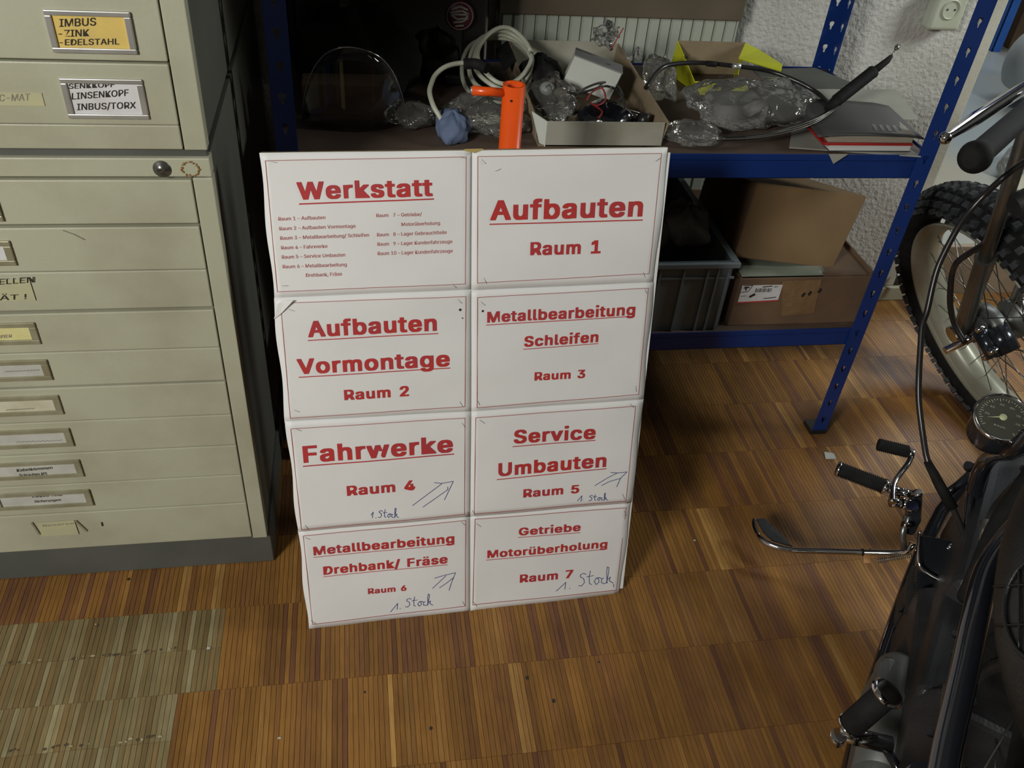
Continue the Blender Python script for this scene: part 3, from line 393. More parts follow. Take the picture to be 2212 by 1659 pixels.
from mathutils.geometry import tessellate_polygon
_tc = {}
def inside(p, l):
    c = False
    for i in range(len(l)):
        (x0, y0), (x1, y1) = l[i-1], l[i]
        if (y0 > p[1]) != (y1 > p[1]) and p[0] < (x1-x0)*(p[1]-y0)/(y1-y0)+x0: c = not c
    return c
def glyphs(s, bold):
    heavy = bold > .02; key = (s, heavy)
    if key in _tc: return _tc[key]
    T = GLYPHS_BOLD if heavy else GLYPHS_PLAIN; vs, fs, x = [], [], 0.0
    for ch in s:
        if ch == ' ': x += 290 if heavy else 200; continue
        adv, ls = T[ch]; L_ = []
        for q in ls:
            q = [float(t) for t in q.split(',')]; L_.append([(q[i], q[i+1]) for i in range(0, len(q), 2)])
        if heavy and ch in 'äü':
            L_ = [[(float(a), float(b)) for a, b in zip(*[iter(q.split(','))]*2)] for q in T['a' if ch == 'ä' else 'u'][1]]
            L_ += [[(cx-52, 452), (cx+52, 452), (cx+52, 545), (cx-52, 545)] for cx in ((110, 262) if ch == 'ä' else (125, 285))]
        if heavy and ch == 'i': L_ = [[(p, r+(38 if min(t[1] for t in l) > 400 else 0)) for p, r in l] for l in L_]
        groups = []
        for l in L_:
            for g_ in groups:
                if inside(l[0], g_[0]): g_.append(l); break
            else: groups.append([l])
        for g_ in groups:
            n = len(vs); tri = tessellate_polygon([[Vector((p, r, 0)) for p, r in l] for l in g_])
            vs += [(x+p, r) for l in g_ for p, r in l]; fs += [[k+n for k in t] for t in tri]
        x += adv+(50 if heavy else 8)
    _tc[key] = (vs, fs); return vs, fs
def put_text(g, s, P, a, b, cap, bold=0.0, slant=None):
    """P(px,py) puts a point of the flat print onto its surface; a, b: ends of the baseline; cap: capital height"""
    vs, fs = glyphs(s, bold); H = 530 if bold > .02 else 514
    x0 = min(v[0] for v in vs); x1 = max(v[0] for v in vs)
    d = (b[0]-a[0], b[1]-a[1]); out = []
    for v in vs:
        t = (v[0]-x0)/(x1-x0); h = v[1]/H*cap
        X = a[0]+d[0]*t; out.append(P(X-h*(slant(X) if slant else 0), a[1]+d[1]*t-h))
    # thicken marker writing a little by doubling is not needed: the outlines carry the weight
    g.add(out, fs)
def ribbon(g, pts, P, wpx):
    """thin printed / drawn line through photo pixels on a surface"""
    for (x0, y0), (x1, y1) in zip(pts[:-1], pts[1:]):
        d = Vector((x1-x0, y1-y0)); l = d.length
        if l < 1e-6: continue
        k = max(1, int(l/60)); n = Vector((-d.y, d.x))/l*wpx/2; e = d/l*wpx*.3
        prev = None
        for i in range(k+1):
            t = i/k; q = Vector((x0, y0))+d*t + (-e if i == 0 else e if i == k else Vector((0, 0)))
            cur = (P(q.x+n.x, q.y+n.y), P(q.x-n.x, q.y-n.y))
            if prev: g.add([prev[0], prev[1], cur[1], cur[0]], [(0, 1, 2, 3)])
            prev = cur
# ================================================================ THE ROOM
YW = 1.0            # face of the plastered wall
floor = struct('floor', G().bb((-2.2, -3.2, -0.08), (5.4, 1.03, -0.0014)), M['joint'], loc=(0, 0, 0))
# industrial parquet: 8 mm lamellae standing on edge in rows 165 mm deep
PW, PL, Y0 = 0.0083, 0.1655, 0.0575
def lam_tone(x, yrow, patch):
    r = random.random()
    if patch:
        base = random.choice([(0.24,0.185,0.085),(0.215,0.16,0.07),(0.28,0.225,0.115),(0.20,0.14,0.06),(0.235,0.155,0.065),(0.32,0.27,0.15)])
        k = random.uniform(.72, .95)
    else:
        if r < .07: base = (0.40, 0.22, 0.065)
        elif r < .22: base = (0.155, 0.068, 0.032)
        elif r < .48: base = (0.205, 0.094, 0.030)
        else: base = (0.255, 0.122, 0.030)
        k = random.uniform(.82, 1.16)
    return tuple(c*k for c in base)
def in_patch(x, y):
    return (x < -0.147 and -0.108 < y < 0.0575) or (x < -0.203 and y <= -0.108)
def lam_geo(x0, x1, y0, y1, dz):
    c = .00025; g = .00013
    return [(x0+g, y0+g, -.0017), (x1-g, y0+g, -.0017), (x1-g, y1-g, -.0017), (x0+g, y1-g, -.0017),
            (x0+g+c, y0+g+c, dz), (x1-g-c, y0+g+c, dz), (x1-g-c, y1-g-c, dz), (x0+g+c, y1-g-c, dz)], \
           [(4,5,6,7),(0,1,5,4),(1,2,6,5),(2,3,7,6),(3,0,4,7)]
def tone_attr(me, tones):
    a = me.color_attributes.new('tone', 'FLOAT_COLOR', 'CORNER')
    d = []
    for p in me.polygons:
        t = tones[p.index]; d += [t[0], t[1], t[2], 1.0]*p.loop_total
    a.data.foreach_set('color', d)
cells = []
row = -14
run = 0
while row < 6:
    y0 = Y0 + row*PL; x = -1.3; streak = None
    while x < 4.3:
        wd = PW*random.choice([1, 1, 1, .95, 1.05])
        if in_patch(x, y0+PL/2):
            n = 2; h = PL/n
            for k in range(n):
                cells.append((x, x+wd, y0+k*h, y0+(k+1)*h, True, random.uniform(-.0009, 0)))
        else: cells.append((x, x+wd, y0, y0+PL, False, random.uniform(-.0003, 0)))
        x += wd
    row += 1
def project(v):
    q = ROT.transposed() @ (Vector(v)-CAM)
    return (CX+F*q.x/-q.z, CY-F*q.y/-q.z) if q.z < -0.05 else (9e9, 9e9)
best = []
for i, c in enumerate(cells):
    m = Vector(((c[0]+c[1])/2, (c[2]+c[3])/2, 0)); px, py = project(m)
    if 0 <= px <= 2212 and 0 <= py <= 1659 and not c[4] and m.x < .72: best.append(((m-CAM).length, i))
best.sort(); chosen = set(i for _, i in best[:300])
allv, allf, tones = [], [], []
lastt = None
for i, (x0, x1, ya, yb, patch, dz) in enumerate(cells):
    t = lam_tone(x0, ya, patch)
    if lastt and random.random() < .5: t = tuple(a*.7 + b*.3 for a, b in zip(lastt, t))
    lastt = t
    vs, fs = lam_geo(x0, x1, ya, yb, dz)
    if i in chosen:
        g = G().add(vs, fs); o = obj('lamella', g, M['wood'], floor); tone_attr(o.data, [t]*len(fs))
    else:
        n = len(allv); allv += vs; allf += [[k+n for k in f] for f in fs]; tones += [t]*len(fs)
g = G(); g.v = [Vector(v) for v in allv]; g.f = allf; g.sm = [False]*len(allf)
o = obj('parquet_lamellae', g, M['wood'], floor, kind='stuff'); tone_attr(o.data, tones)
# drilled holes / knots in the parquet
g = G()
for px, py, r in ((1139, 1464, .0035), (1196, 1514, .0035), (1293, 1430, .002), (931, 1573, .003), (278, 1251, .003), (788, 1495, .002)):
    c = at(px, py, z=0.0004); g.add([(c.x+r*math.cos(a)*.9, c.y+r*math.sin(a)*1.1, c.z) for a in [k*PI/5 for k in range(10)]], [tuple(range(10))])
obj('drill_hole', g, M['ink'], floor)
g = G(); g2 = G(); rg = random.Random(5)
for (x0, v0, x1, v1, n_) in ((150, 1422, 262, 1412, 9), (275, 1408, 380, 1402, 8), (205, 1348, 212, 1352, 2), (20, 1622, 42, 1618, 3), (95, 1616, 195, 1606, 7), (255, 1602, 350, 1590, 8), (8, 1434, 90, 1428, 4)):
    for k in range(n_):
        t_ = (k+rg.random())/n_; c = at(x0+(x1-x0)*t_, v0+(v1-v0)*t_+rg.uniform(-3, 3), z=.0006)
        w_ = rg.uniform(.0015, .0045); h_ = rg.uniform(.0010, .0028); q_ = g2 if rg.random() < .35 else g
        q_.add([(c.x+w_*math.cos(a)*rg.uniform(.6, 1.3), c.y+h_*math.sin(a)*rg.uniform(.6, 1.3), c.z) for a in [k_*PI/4 for k_ in range(8)]], [tuple(range(8))])
obj('gouge_marks', g, mat('gouged wood', (0.07, 0.05, 0.03), .9), floor, kind='stuff')
obj('splinters', g2, mat('pale splinter', (0.36, 0.31, 0.2), .8), floor, kind='stuff')
struct('wall_back', G().bb((-2.2, YW, -0.05), (1.648, YW+.16, 2.9)), M['plaster'], bevel=.012, loc=(0, 0, 0))
struct('wall_left', G().bb((-2.3, -3.3, -0.05), (-2.2, 4.6, 2.9)), M['wallpaint'], loc=(0, 0, 0))
struct('wall_right', G().bb((5.4, -3.3, -0.05), (5.5, 4.6, 2.9)), M['wallpaint'], loc=(0, 0, 0))
struct('wall_front', G().bb((-2.3, -3.3, -0.05), (5.5, -3.2, 2.9)), M['wallpaint'], loc=(0, 0, 0))
struct('wall_far', G().bb((-2.3, 4.5, -0.05), (5.5, 4.6, 2.9)), M['wallpaint'], loc=(0, 0, 0))
struct('ceiling', G().bb((-2.3, -3.3, 2.85), (5.5, 4.6, 2.95)), M['ceil'], loc=(0, 0, 0))
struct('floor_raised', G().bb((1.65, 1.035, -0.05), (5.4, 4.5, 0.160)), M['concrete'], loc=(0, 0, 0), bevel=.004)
struct('trim_1', G().bb((1.70, 1.017, -0.05), (5.4, 1.035, 0.161)), M['riser'], loc=(0, 0, 0), bevel=.002)
struct('baseboard_back', G().bb((-2.2, YW-.014, 0.0), (1.75, YW, 0.045)), M['cream'], loc=(0, 0, 0), bevel=.003)
struct('trim_2', G().bb((1.60, YW-.004, 0.045), (1.654, YW+.164, 2.85)), M['smoothplaster'], loc=(0, 0, 0), bevel=.004)

# ================================================================ DRAWER CABINETS
YC = 0.146; XR = -0.0665
xl = at(-1, 1200, y=YC).x - .33
def cf(px, py, off=0.0): return at(px, py, y=YC-off)
def cz(px, py): return at(px, py, y=YC).z
def box_open_front(lo, hi, t): # carcass: sides, back, top, bottom
    g = G(); x0, y0, z0 = lo; x1, y1, z1 = hi
    g.bb((x0, y0, z0), (x0+t, y1, z1)); g.bb((x1-t, y0, z0), (x1, y1, z1)); g.bb((x0+t, y1-t, z0), (x1-t, y1, z1))
    g.bb((x0+t, y0, z1-t), (x1-t, y1-t, z1)); g.bb((x0+t, y0, z0), (x1-t, y1-t, z0+t)); return g
ZP = cz(573.6, 1160); ZT = cz(452, 342)
low = thing('plan_chest', (XR-.4, .5, 0), 'long grey-green steel drawer cabinet on a dark plinth, lower of the two stacked units', 'cabinet')
obj('body', G().bb((xl, YC+.022, ZP), (XR-.002, .90, ZT-.001)), M['sideshade'], low)
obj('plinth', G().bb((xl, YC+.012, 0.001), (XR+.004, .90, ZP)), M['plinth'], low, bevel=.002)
gx = at(543.8, 1158, y=YC).x     # right edge of the drawers
obj('front_stile', G().bb((gx+.0018, YC, ZP-.001), (XR, YC+.022, cz(411, 385))), M['steelpaint'], low, bevel=.0012)
ztr = cz(411, 384)
rail = obj('lock_rail', G().bb((xl, YC-.001, ztr+.0015), (XR, YC+.022, ZT)), M['steelpaint'], low, bevel=.0015)
c = cf(350, 365, .001); m = frame(c, (1, 0, 0), (0, 0, 1)); m.translation = c
obj('lock', G().lathe([(0, .004), (.006, .004), (.0065, .0025), (.011, .0015), (.0125, -.002)], m, 24), M['dullchrome'], rail, label='round steel cylinder lock')
obj('keyhole', G().box((-.003, 0, .0042), (.005, .0025, .001), m), M['ink'], rail)
c = cf(411, 364, .001); g = G(); n = 40
for k in range(n):
    if random.random() < .85:
        a = 2*PI*k/n; r0 = .0105+random.uniform(-.0012, .0012); rr = random.uniform(.0005, .0014)
        p = [(c.x+(r0+dr)*math.cos(a+da), c.y-.0012, c.z+(r0+dr)*.92*math.sin(a+da)) for dr, da in ((-rr, 0), (rr, 0), (rr, 2*PI/n), (-rr, 2*PI/n))]
        g.add(p, [(0, 3, 2, 1)])
obj('rust_ring', g, mat('rust', (0.25, 0.12, 0.03), 0.8), rail, label='ring of rust left by a missing lock')
bounds = [(411, 386), (424.5, 483.5), (440.7, 582), (453, 663.6), (469, 750), (481.4, 821.7), (493.6, 894.8), (505.8, 961), (516.7, 1025), (527.5, 1085.4), (543.8, 1160)]
zs = [cz(*b) for b in bounds]
gaps = [.0022, .0045, .001, .0045, .001, .003, .0012, .0012, .0016, .0018, 0]
hx1 = cf(88, 735).x; hx0 = hx1-.152
cards = {2: 'card_white', 4: 'card_paleyellow', 5: 'card_dull', 6: 'card_old', 7: 'card_dull', 8: 'card_dull', 9: 'card_dull'}
def holder(parent, x0, x1, z0, z1, fm, cm, wdt, metal='holder', words=None, dy=0.0, cardx=None):
    y = YC-dy; g = G(); t = .004
    fw = fm
    for lo, hi in (((x0, z1-fw*.8), (x1, z1)), ((x0, z0), (x1, z0+fw*.8)), ((x0, z0+fw*.8), (x0+fw, z1-fw*.8)), ((x1-fw, z0+fw*.8), (x1, z1-fw*.8))):
        g.bb((lo[0], y-t, lo[1]), (hi[0], y+.0002, hi[1]))
    obj('label_holder', g, M[metal], parent, bevel=.0011)
    cx0, cx1 = cardx or (x0+fw*.6, x1-fw*.7)
    obj('label_card', G().bb((cx0, y-.0016, z0+fw*.3), (cx1, y-.0002, z1-fw*.3)), M[cm], parent)
def facing(px, py): return at(px, py, y=YC-.0022)
for i in range(10):
    zt, zb = zs[i]-gaps[i], zs[i+1]
    pr = random.uniform(0, .0012)
    d = obj('drawer', G().bb((xl, YC-.001+pr, zb+.0006), (gx, YC+.02, zt)), M['steelpaint'], low, bevel=.0016)
    k = i+1
    if k in cards:
        zc = (zt+zb)/2 + .002; hh = min(.019, (zt-zb)*.34)
        if k == 2: zc = cz(20, 545); 
        holder(d, hx0, hx1+(.0 if k != 2 else .002), zc-hh, zc+hh, .010, cards[k], 0)
    if k == 1:
        p = cf(8, 470); holder(d, hx0, p.x, p.z-.004, p.z+.034, .010, 'card_old', 0)
    if k == 3:
        a_ = cf(-6, 600); b_ = cf(78, 648)
        obj('masking_tape', G().bb((xl+.1, YC-.0014, b_.z), (b_.x, YC-.0009, a_.z-.002)), M['tape'], d)
        g = G(); P = lambda x, y: at(x, y, y=YC-.0018)
        put_text(g, 'ELLEN', P, (-2, 615), (73, 610), 12, .012); put_text(g, 'ÄT !', P, (-1, 649), (57, 646), 11, .012)
        obj('lettering', g, M['ink'], d)
    if k == 4:
        g = G(); put_text(g, 'PIER', facing, (1, 731), (25, 729), 7, 0); obj('lettering', g, M['faintink'], d)
    if k == 8:
        g = G(); put_text(g, 'Kabelklemmen', facing, (36, 1019), (113, 1013), 6, 0); put_text(g, 'Schrauben M5', facing, (41, 1030), (101, 1026), 6, 0)
        obj('lettering', g, M['ink'], d)
    if k == 9:
        g = G(); put_text(g, 'Elektro Teile', facing, (70, 1075), (135, 1071), 5, 0); put_text(g, 'Sicherungen', facing, (74, 1086), (131, 1082), 5, 0)
        obj('lettering', g, M['ink'], d)
    if k in (5, 6, 7):
        g = G(); x, y = ((10, 803), (12, 886), (34, 955))[k-5]; z2 = (75, 62, 100)[k-5]
        pts = [(x+t*z2/30, y-t*.12+math.sin(t*2.1)*1.4) for t in range(31)]; ribbon(g, pts, facing, .7); obj('lettering', g, M['faintink'], d)
    if k == 10:
        a_ = cf(80, 1128); b_ = cf(176, 1152); 
        obj('taped_card', G().bb((a_.x, YC-.0018, b_.z), (b_.x-.004, YC-.0009, a_.z)), M['tape'], d)
        g = G()
        for q in (((68, 1130), (84, 1154)), ((163, 1126), (186, 1147))): ribbon(g, list(q), lambda x, y: at(x, y, y=YC-.0022), 4)
        obj('tape_corner', g, M['holder'], d)
        g = G(); put_text(g, 'Reserve', lambda x, y: at(x, y, y=YC-.0022), (92, 1138), (160, 1132), 4, 0); obj('lettering', g, M['faintink'], d)
        g = G(); ribbon(g, [(219, 1129), (221, 1136)], lambda x, y: at(x, y, y=YC-.0016), 2.5); obj('scratch', g, M['ink'], d)
    if k == 2:
        g = G(); ribbon(g, [(135, 498), (158, 506), (182, 518)], lambda x, y: at(x, y, y=YC-.0016), 1.6); obj('scratch', g, M['faintink'], d)
# upper unit
ZU0 = cz(447.5, 325); ZU1 = 1.19
up = thing('drawer_cabinet', (XR-.4, .5, ZU0), 'grey-green steel drawer cabinet with two framed labels, upper of the two stacked units', 'cabinet')
obj('body', G().bb((xl, YC+.022, ZU0), (XR-.004, .90, ZU1)), M['sideshade'], up)
ux = at(394.6, 318, y=YC).x
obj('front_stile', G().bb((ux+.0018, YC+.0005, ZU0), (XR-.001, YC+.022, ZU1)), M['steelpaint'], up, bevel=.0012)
obj('joint_strip', G().bb((xl, YC+.006, ZT+.0005), (XR-.004, YC+.03, ZU0)), M['plinth'], low)
za, zb_, zc_ = cz(363.5, 134), cz(364, 139), cz(388, 271)
dr1 = obj('drawer', G().bb((xl, YC, za), (ux, YC+.02, za+.125)), M['steelpaint'], up, bevel=.0016)
dr2 = obj('drawer', G().bb((xl, YC-.001, zc_+.0004), (ux, YC+.02, zb_)), M['steelpaint'], up, bevel=.0016)
obj('drawer', G().bb((xl, YC, za+.128), (ux, YC+.02, ZU1-.003)), M['steelpaint'], up, bevel=.0016)
obj('bottom_rail', G().bb((xl, YC-.0005, ZU0+.001), (ux, YC+.02, zc_-.0002)), M['steelpaint'], up, bevel=.0016)
P = facing
a_ = cf(93, 19); b_ = cf(302, 116); holder(dr1, a_.x, b_.x-.002, b_.z, a_.z, .0075, 'card_yellow', 0, 'alu')
a_ = cf(128, 167); b_ = cf(324, 256); holder(dr2, a_.x, b_.x, b_.z, a_.z, .0075, 'card_white', 0, 'alu')
g = G(); put_text(g, 'IMBUS', P, (128, 58), (207, 55), 17, .012); put_text(g, '-ZINK', P, (126, 80), (192, 78), 15, .012); put_text(g, '-EDELSTAHL', P, (128, 98), (257, 96), 13, .012)
obj('lettering', g, M['ink'], dr1)
g = G(); put_text(g, 'SENKKOPF', P, (148, 192), (247, 188), 11, .014); put_text(g, 'LINSENKOPF', P, (155, 215), (277, 207), 14, .014); put_text(g, 'INBUS/TORX', P, (166, 238), (293, 234), 14, .014)
obj('lettering', g, M['ink'], dr2)
a_ = cf(-20, 198); b_ = cf(98, 228); obj('masking_tape', G().bb((a_.x-.05, YC-.0018, b_.z), (b_.x, YC-.0012, a_.z)), M['tape'], dr2)
g = G(); put_text(g, 'C-MAT', P, (-2, 219), (64, 217), 15, 0); obj('lettering', g, M['faintink'], dr2)

# ================================================================ THE SIGN BOARD
BL = V(.005, -.002, 0.0); BR = V(.583, .022, 0.0); TL = V(-.008, .195, .809)
bu = (BR-BL).normalized(); bn = bu.cross(TL-BL).normalized()
if bn.y > 0: bn = -bn
BP = BL + bn*.0
def bp(px, py, off=0.0):
    q = onplane(px, py, BP, bn)
    wv = .00055*math.sin(q.x*31+q.z*11) + .0004*math.sin(q.z*47-q.x*9)
    return q + bn*(off+wv)
board = thing('sign_board', (.29, .01, 0), 'white notice board of eight red-lettered room signs leaning beside the cabinet', 'sign')
q = [onplane(*p, BP, bn) for p in ((669, 1355), (1339, 1279), (1444, 320), (562, 332))]
obj('backing_board', G().hexa([v-bn*.0135 for v in q]+[v-bn*.0015 for v in q]), M['backing'], board, bevel=.0006)
back_layer = [onplane(*p, BP, bn) for p in ((900, 1325), (1346, 1272), (1449, 330), (1100, 330))]
obj('rear_sheet', G().hexa([v-bn*.0025 for v in back_layer]+[v-bn*.0016 for v in back_layer]), M['paper'], board)
sheets = [
 ((560,330),(1020,325),(1018,627),(592,645)), ((1020,325),(1443,318),(1411,612),(1018,627)),
 ((590,643),(1018,625),(1018,890),(617,913)), ((1018,627),(1411,610),(1388,864),(1018,890)),
 ((617,910),(1018,888),(1016,1115),(644,1148)), ((1018,888),(1388,862),(1362,1085),(1016,1115)),
 ((644,1146),(1016,1113),(1016,1322),(666,1358)), ((1016,1113),(1362,1083),(1337,1281),(1016,1322))]
borders = [
 ((573,347),(1007,339),(1005,613),(599,630)), ((1032,338),(1428,331),(1402,591),(1031,611)),
 ((606,654),(1006,640),(1004,878),(627,903)), ((1031,642),(1400,622),(1379,851),(1030,880)),
 ((628,926),(1004,902),(1003,1110),(651,1143)), ((1027,901),(1372,876),(1351,1081),(1024,1109)),
 ((655,1157),(1006,1124),(1005,1309),(675,1348)), ((1026,1121),(1352,1096),(1331,1274),(1021,1306))]
B_ = .035
texts = [
 [('Werkstatt', (643.5,430.3), (934.5,422), 37, B_), ('Raum 1 – Aufbauten', (601.5,476), (702.7,473), 7.6, .008), ('Raum 2 – Aufbauten Vormontage', (603.7,497), (768,491.5), 7.6, .008),
  ('Raum 3 – Metallbearbeitung/ Schleifen', (605.5,517.5), (797,511), 7.6, .008), ('Raum 4 – Fahrwerke', (607.6,538.3), (707,535), 7.6, .008), ('Raum 5 – Service Umbauten', (609,558.6), (745.7,554), 7.6, .008),
  ('Raum 6 – Metallbearbeitung', (611,579.4), (749,575), 7.6, .008), ('Drehbank, Fräse', (661,598), (738.5,595), 7.6, .008), ('Raum   7 – Getriebe/', (812.8,468.7), (910.7,466), 7.6, .008),
  ('Motorüberholung', (866.9,488), (950,485), 7.6, .008), ('Raum   8 – Lager Gebrauchtteile', (814.4,510.7), (964.5,505), 7.6, .008), ('Raum   9 – Lager Kundenfahrzeuge', (815.3,531), (976.7,525), 7.6, .008),
  ('Raum 10 – Lager Kundenfahrzeuge', (816,551.4), (977.6,545), 7.6, .008)],
 [('Aufbauten', (1059,474.6), (1387,466), 42, B_), ('Raum 1', (1144.7,550), (1296.5,545.8), 27.5, B_)],
 [('Aufbauten', (666,726.7), (943.4,712.9), 34, B_), ('Vormontage', (643.3,807), (971,789), 32, B_), ('Raum 2', (743.8,862.7), (883.4,854.4), 21.7, B_)],
 [('Metallbearbeitung', (1052,696), (1370.8,679), 23, B_), ('Schleifen', (1131.7,748), (1291,736.9), 22, B_), ('Raum 3', (1154,821.4), (1262.9,814.9), 17.6, B_)],
 [('Fahrwerke', (655.7,998), (978,974.5), 35, B_), ('Raum 4', (749.6,1070), (896.4,1056.6), 21, B_)],
 [('Service', (1109,956), (1284.9,946), 28.4, B_), ('Umbauten', (1075.6,1026.7), (1308,1005.8), 27.5, B_), ('Raum 5', (1129.3,1072.5), (1250,1063.3), 17.5, B_)],
 [('Metallbearbeitung', (677.5,1198.3), (981.3,1171.5), 18.2, B_), ('Drehbank/ Fräse', (698.8,1240.9), (966.5,1215.2), 17.5, B_), ('Raum 6', (795,1282.6), (877.8,1274.7), 11.6, B_)],
 [('Getriebe', (1120,1155.4), (1253.5,1145.6), 16, B_), ('Motorüberholung', (1052.3,1204.4), (1311,1181.6), 16, B_), ('Raum 7', (1122.3,1257.6), (1237.2,1246.6), 17, B_)]]
unders = [[((647,440.5),(936,429.5),3)], [((1058,484.5),(1387,475),2.6)], [((665.6,734.7),(945.7,719.9),2), ((646,814.4),(971.6,794),2)], [((1050.6,701.6),(1370,682.3),1.7), ((1130,753.9),(1291,741),1.5)],
 [((655,1006.3),(979.6,979.9),2.4)], [((1107,963.4),(1284.5,950),1.8), ((1073,1034.5),(1308.3,1010.8),1.8)], [((677.5,1203),(981.7,1175.5),1.2), ((698.8,1245.4),(966.5,1219),1.2)], [((1118.7,1160),(1253,1149.7),1.2), ((1050.4,1209),(1311,1185.4),1.2)]]
def mp(o, s, l): return [[(o[0]+x/s, o[1]+y/s) for x, y in st] for st in l]
def stock(x0, y0, w, h, sl=0.0, extra=()):
    S = [[(.20,.66),(.13,.74),(.04,.68),(.03,.55),(.13,.42),(.15,.2),(.07,.02),(-.02,.06)], [(.33,.85),(.29,.5),(.30,.12),(.36,.05)], [(.22,.52),(.42,.56)],
         [(.50,.40),(.44,.2),(.50,.03),(.58,.15),(.57,.35),(.50,.40),(.60,.42),(.66,.34)], [(.72,.38),(.66,.3),(.65,.12),(.73,.04),(.80,.1)], [(.80,.1),(.86,.6),(.88,.95),(.83,1.0),(.81,.7),(.82,.05)], [(.82,.25),(.92,.40),(.88,.2),(1.0,.04)]]
    return [[(x0+x*w, y0-y*h-x*w*sl) for x, y in st] for st in S]
pens = {
 4: mp((600,880), 5.027, [[(1462,1058),(1785,822)], [(1575,1075),(1845,890),(1845,860)], [(1700,815),(1780,822),(1905,800),(1808,1000)], [(1012,1165),(1035,1130),(1025,1195)], [(1062,1190),(1066,1194)]]) + stock(817.5, 1117, 43, 21, -.0),
 5: mp((1000,860), 5.027, [[(1430,942),(1560,860),(1670,803)], [(1500,942),(1590,895),(1705,862)], [(1600,797),(1670,803),(1775,792),(1705,862),(1665,955)], [(1240,1112),(1290,1055),(1277,1118)], [(1295,1098),(1299,1102)]]) + stock(1272, 1081, 40, 16, .03),
 6: mp((620,1100), 5.267, [[(1655,893),(1808,750)], [(1733,888),(1820,830),(1895,770)], [(1678,778),(1800,742),(1915,718),(1870,830),(1842,918)], [(1178,1168),(1258,1070),(1252,1140)], [(1284,1128),(1288,1132)]]) + stock(876.5, 1312, 58, 26, .08),
 7: mp((990,1070), 5.267, [[(1112,1082),(1220,985),(1208,1062)], [(1263,1052),(1267,1056)], [(1763,1005),(1765,1040)]]) + stock(1251, 1266, 73, 37, .08)}
stap = [[(592,350,.2),(1001,341,.2),(616,617,0),(981,617,.7)], [(1045,349,.8),(1076,367,-.4),(1421,344,-.6),(1048,606,1.1),(1391,593,1.2)],
 [(630,669,.3),(993,650,.8),(641,887,.35),(996,872,1.0)], [(1043,655,.7),(1394,628,1.1),(1033,868,1.1),(1373,839,1.5)],
 [(645,928,.4),(1001,917,.9),(663,1138,.9),(1012,1110,1.0)], [(1041,909,.6),(1364,875,.8),(1023,1106,1.0),(1346,1071,1.2)],
 [(664,1162,.3),(1001,1131,.7),(677,1343,.6),(1002,1304,1.0)], [(1034,1134,.6),(1350,1107,1.1),(1026,1304,.9)]]
lab = ['Werkstatt directory sheet with two columns of small print', 'sheet reading Aufbauten Raum 1', 'sheet reading Aufbauten Vormontage Raum 2, upper left corner torn', 'sheet reading Metallbearbeitung Schleifen Raum 3',
 'sheet reading Fahrwerke Raum 4 with a blue pen arrow', 'sheet reading Service Umbauten Raum 5 with a blue pen arrow', 'sheet reading Metallbearbeitung Drehbank/ Fräse Raum 6', 'sheet reading Getriebe Motorüberholung Raum 7']
for i, S in enumerate(sheets):
    off = (.0002, .0006, .0008, .0012, .0014, .0018, .0004, .0010)[i]
    if i == 2: off = .0009
    c4 = S
    def fn(u, v, top=0.0):
        # corners: TL TR BR BL
        x = (c4[0][0]*(1-u)+c4[1][0]*u)*(1-v) + (c4[3][0]*(1-u)+c4[2][0]*u)*v
        y = (c4[0][1]*(1-u)+c4[1][1]*u)*(1-v) + (c4[3][1]*(1-u)+c4[2][1]*u)*v
        lift = .0016*math.exp(-((1-u) if i % 2 == 0 else u)*22) + .0012*math.exp(-v*30)*(i > 1)
        edge = 0
        if i % 2 == 0: edge = 2.2*math.sin(v*9+i)*math.exp(-u*14)
        else: edge = -1.6*math.sin(v*8+i)*math.exp(-(1-u)*14)
        return bp(x+edge, y, off+top)
    g = G(); g.sheet(lambda u, v: fn(u, v, 0.0), 24, 18)
    n = len(g.v); g.sheet(lambda u, v: fn(u, v, -.0006), 24, 18)
    for f in range(24*18): g.f[24*18+f] = g.f[24*18+f][::-1]
    nu, nv = 25, 19
    for a in range(24):
        for (p0, p1) in ((a, a+1), (18*nu+a+1, 18*nu+a)): g.f.append((p0+n, p1+n, p1, p0)); g.sm.append(False)
    for b in range(18):
        for (p0, p1) in (((b+1)*nu, b*nu), (b*nu+24, (b+1)*nu+24)): g.f.append((p0+n, p1+n, p1, p0)); g.sm.append(False)
    sh = obj('paper_sheet', g, M['paper'], board, label=lab[i])
    P = lambda x, y, o_=off: bp(x, y, o_+.0005)
    P2 = lambda x, y, o_=off: bp(x, y, o_+.00045)
    g = G(); bs = borders[i]; ribbon(g, [bs[0], bs[1], bs[2], bs[3], bs[0]], P2, 1.25); obj('border_line', g, M['redline'], sh)
    sl = lambda x: (1018-x)*.00025
    for k_, (s_, a, b, cap, bold) in enumerate(texts[i]):
        g = G(); put_text(g, s_, P, a, b, cap, bold, sl)
        if k_ < len(unders[i]): u_ = unders[i][k_]; ribbon(g, [u_[0], u_[1]], P2, u_[2])
        obj('lettering' if cap > 9 else 'small_print', g, M['redink'] if cap > 9 else M['smallred'], sh)
    if i in pens:
        g = G()
        for st in pens[i]: ribbon(g, st, P, 1.25)
        obj('handwriting', g, M['blueink'], sh, kind='stuff')
    for (x, y, a) in stap[i]:
        dx, dy = math.cos(a)*6.5, math.sin(a)*6.5
        obj('staple', G().tube([bp(x-dx, y-dy, off-.001), bp(x-dx, y-dy, off+.0006), bp(x+dx, y+dy, off+.0006), bp(x+dx, y+dy, off-.001)], .00032, 6), M['staple'], sh)
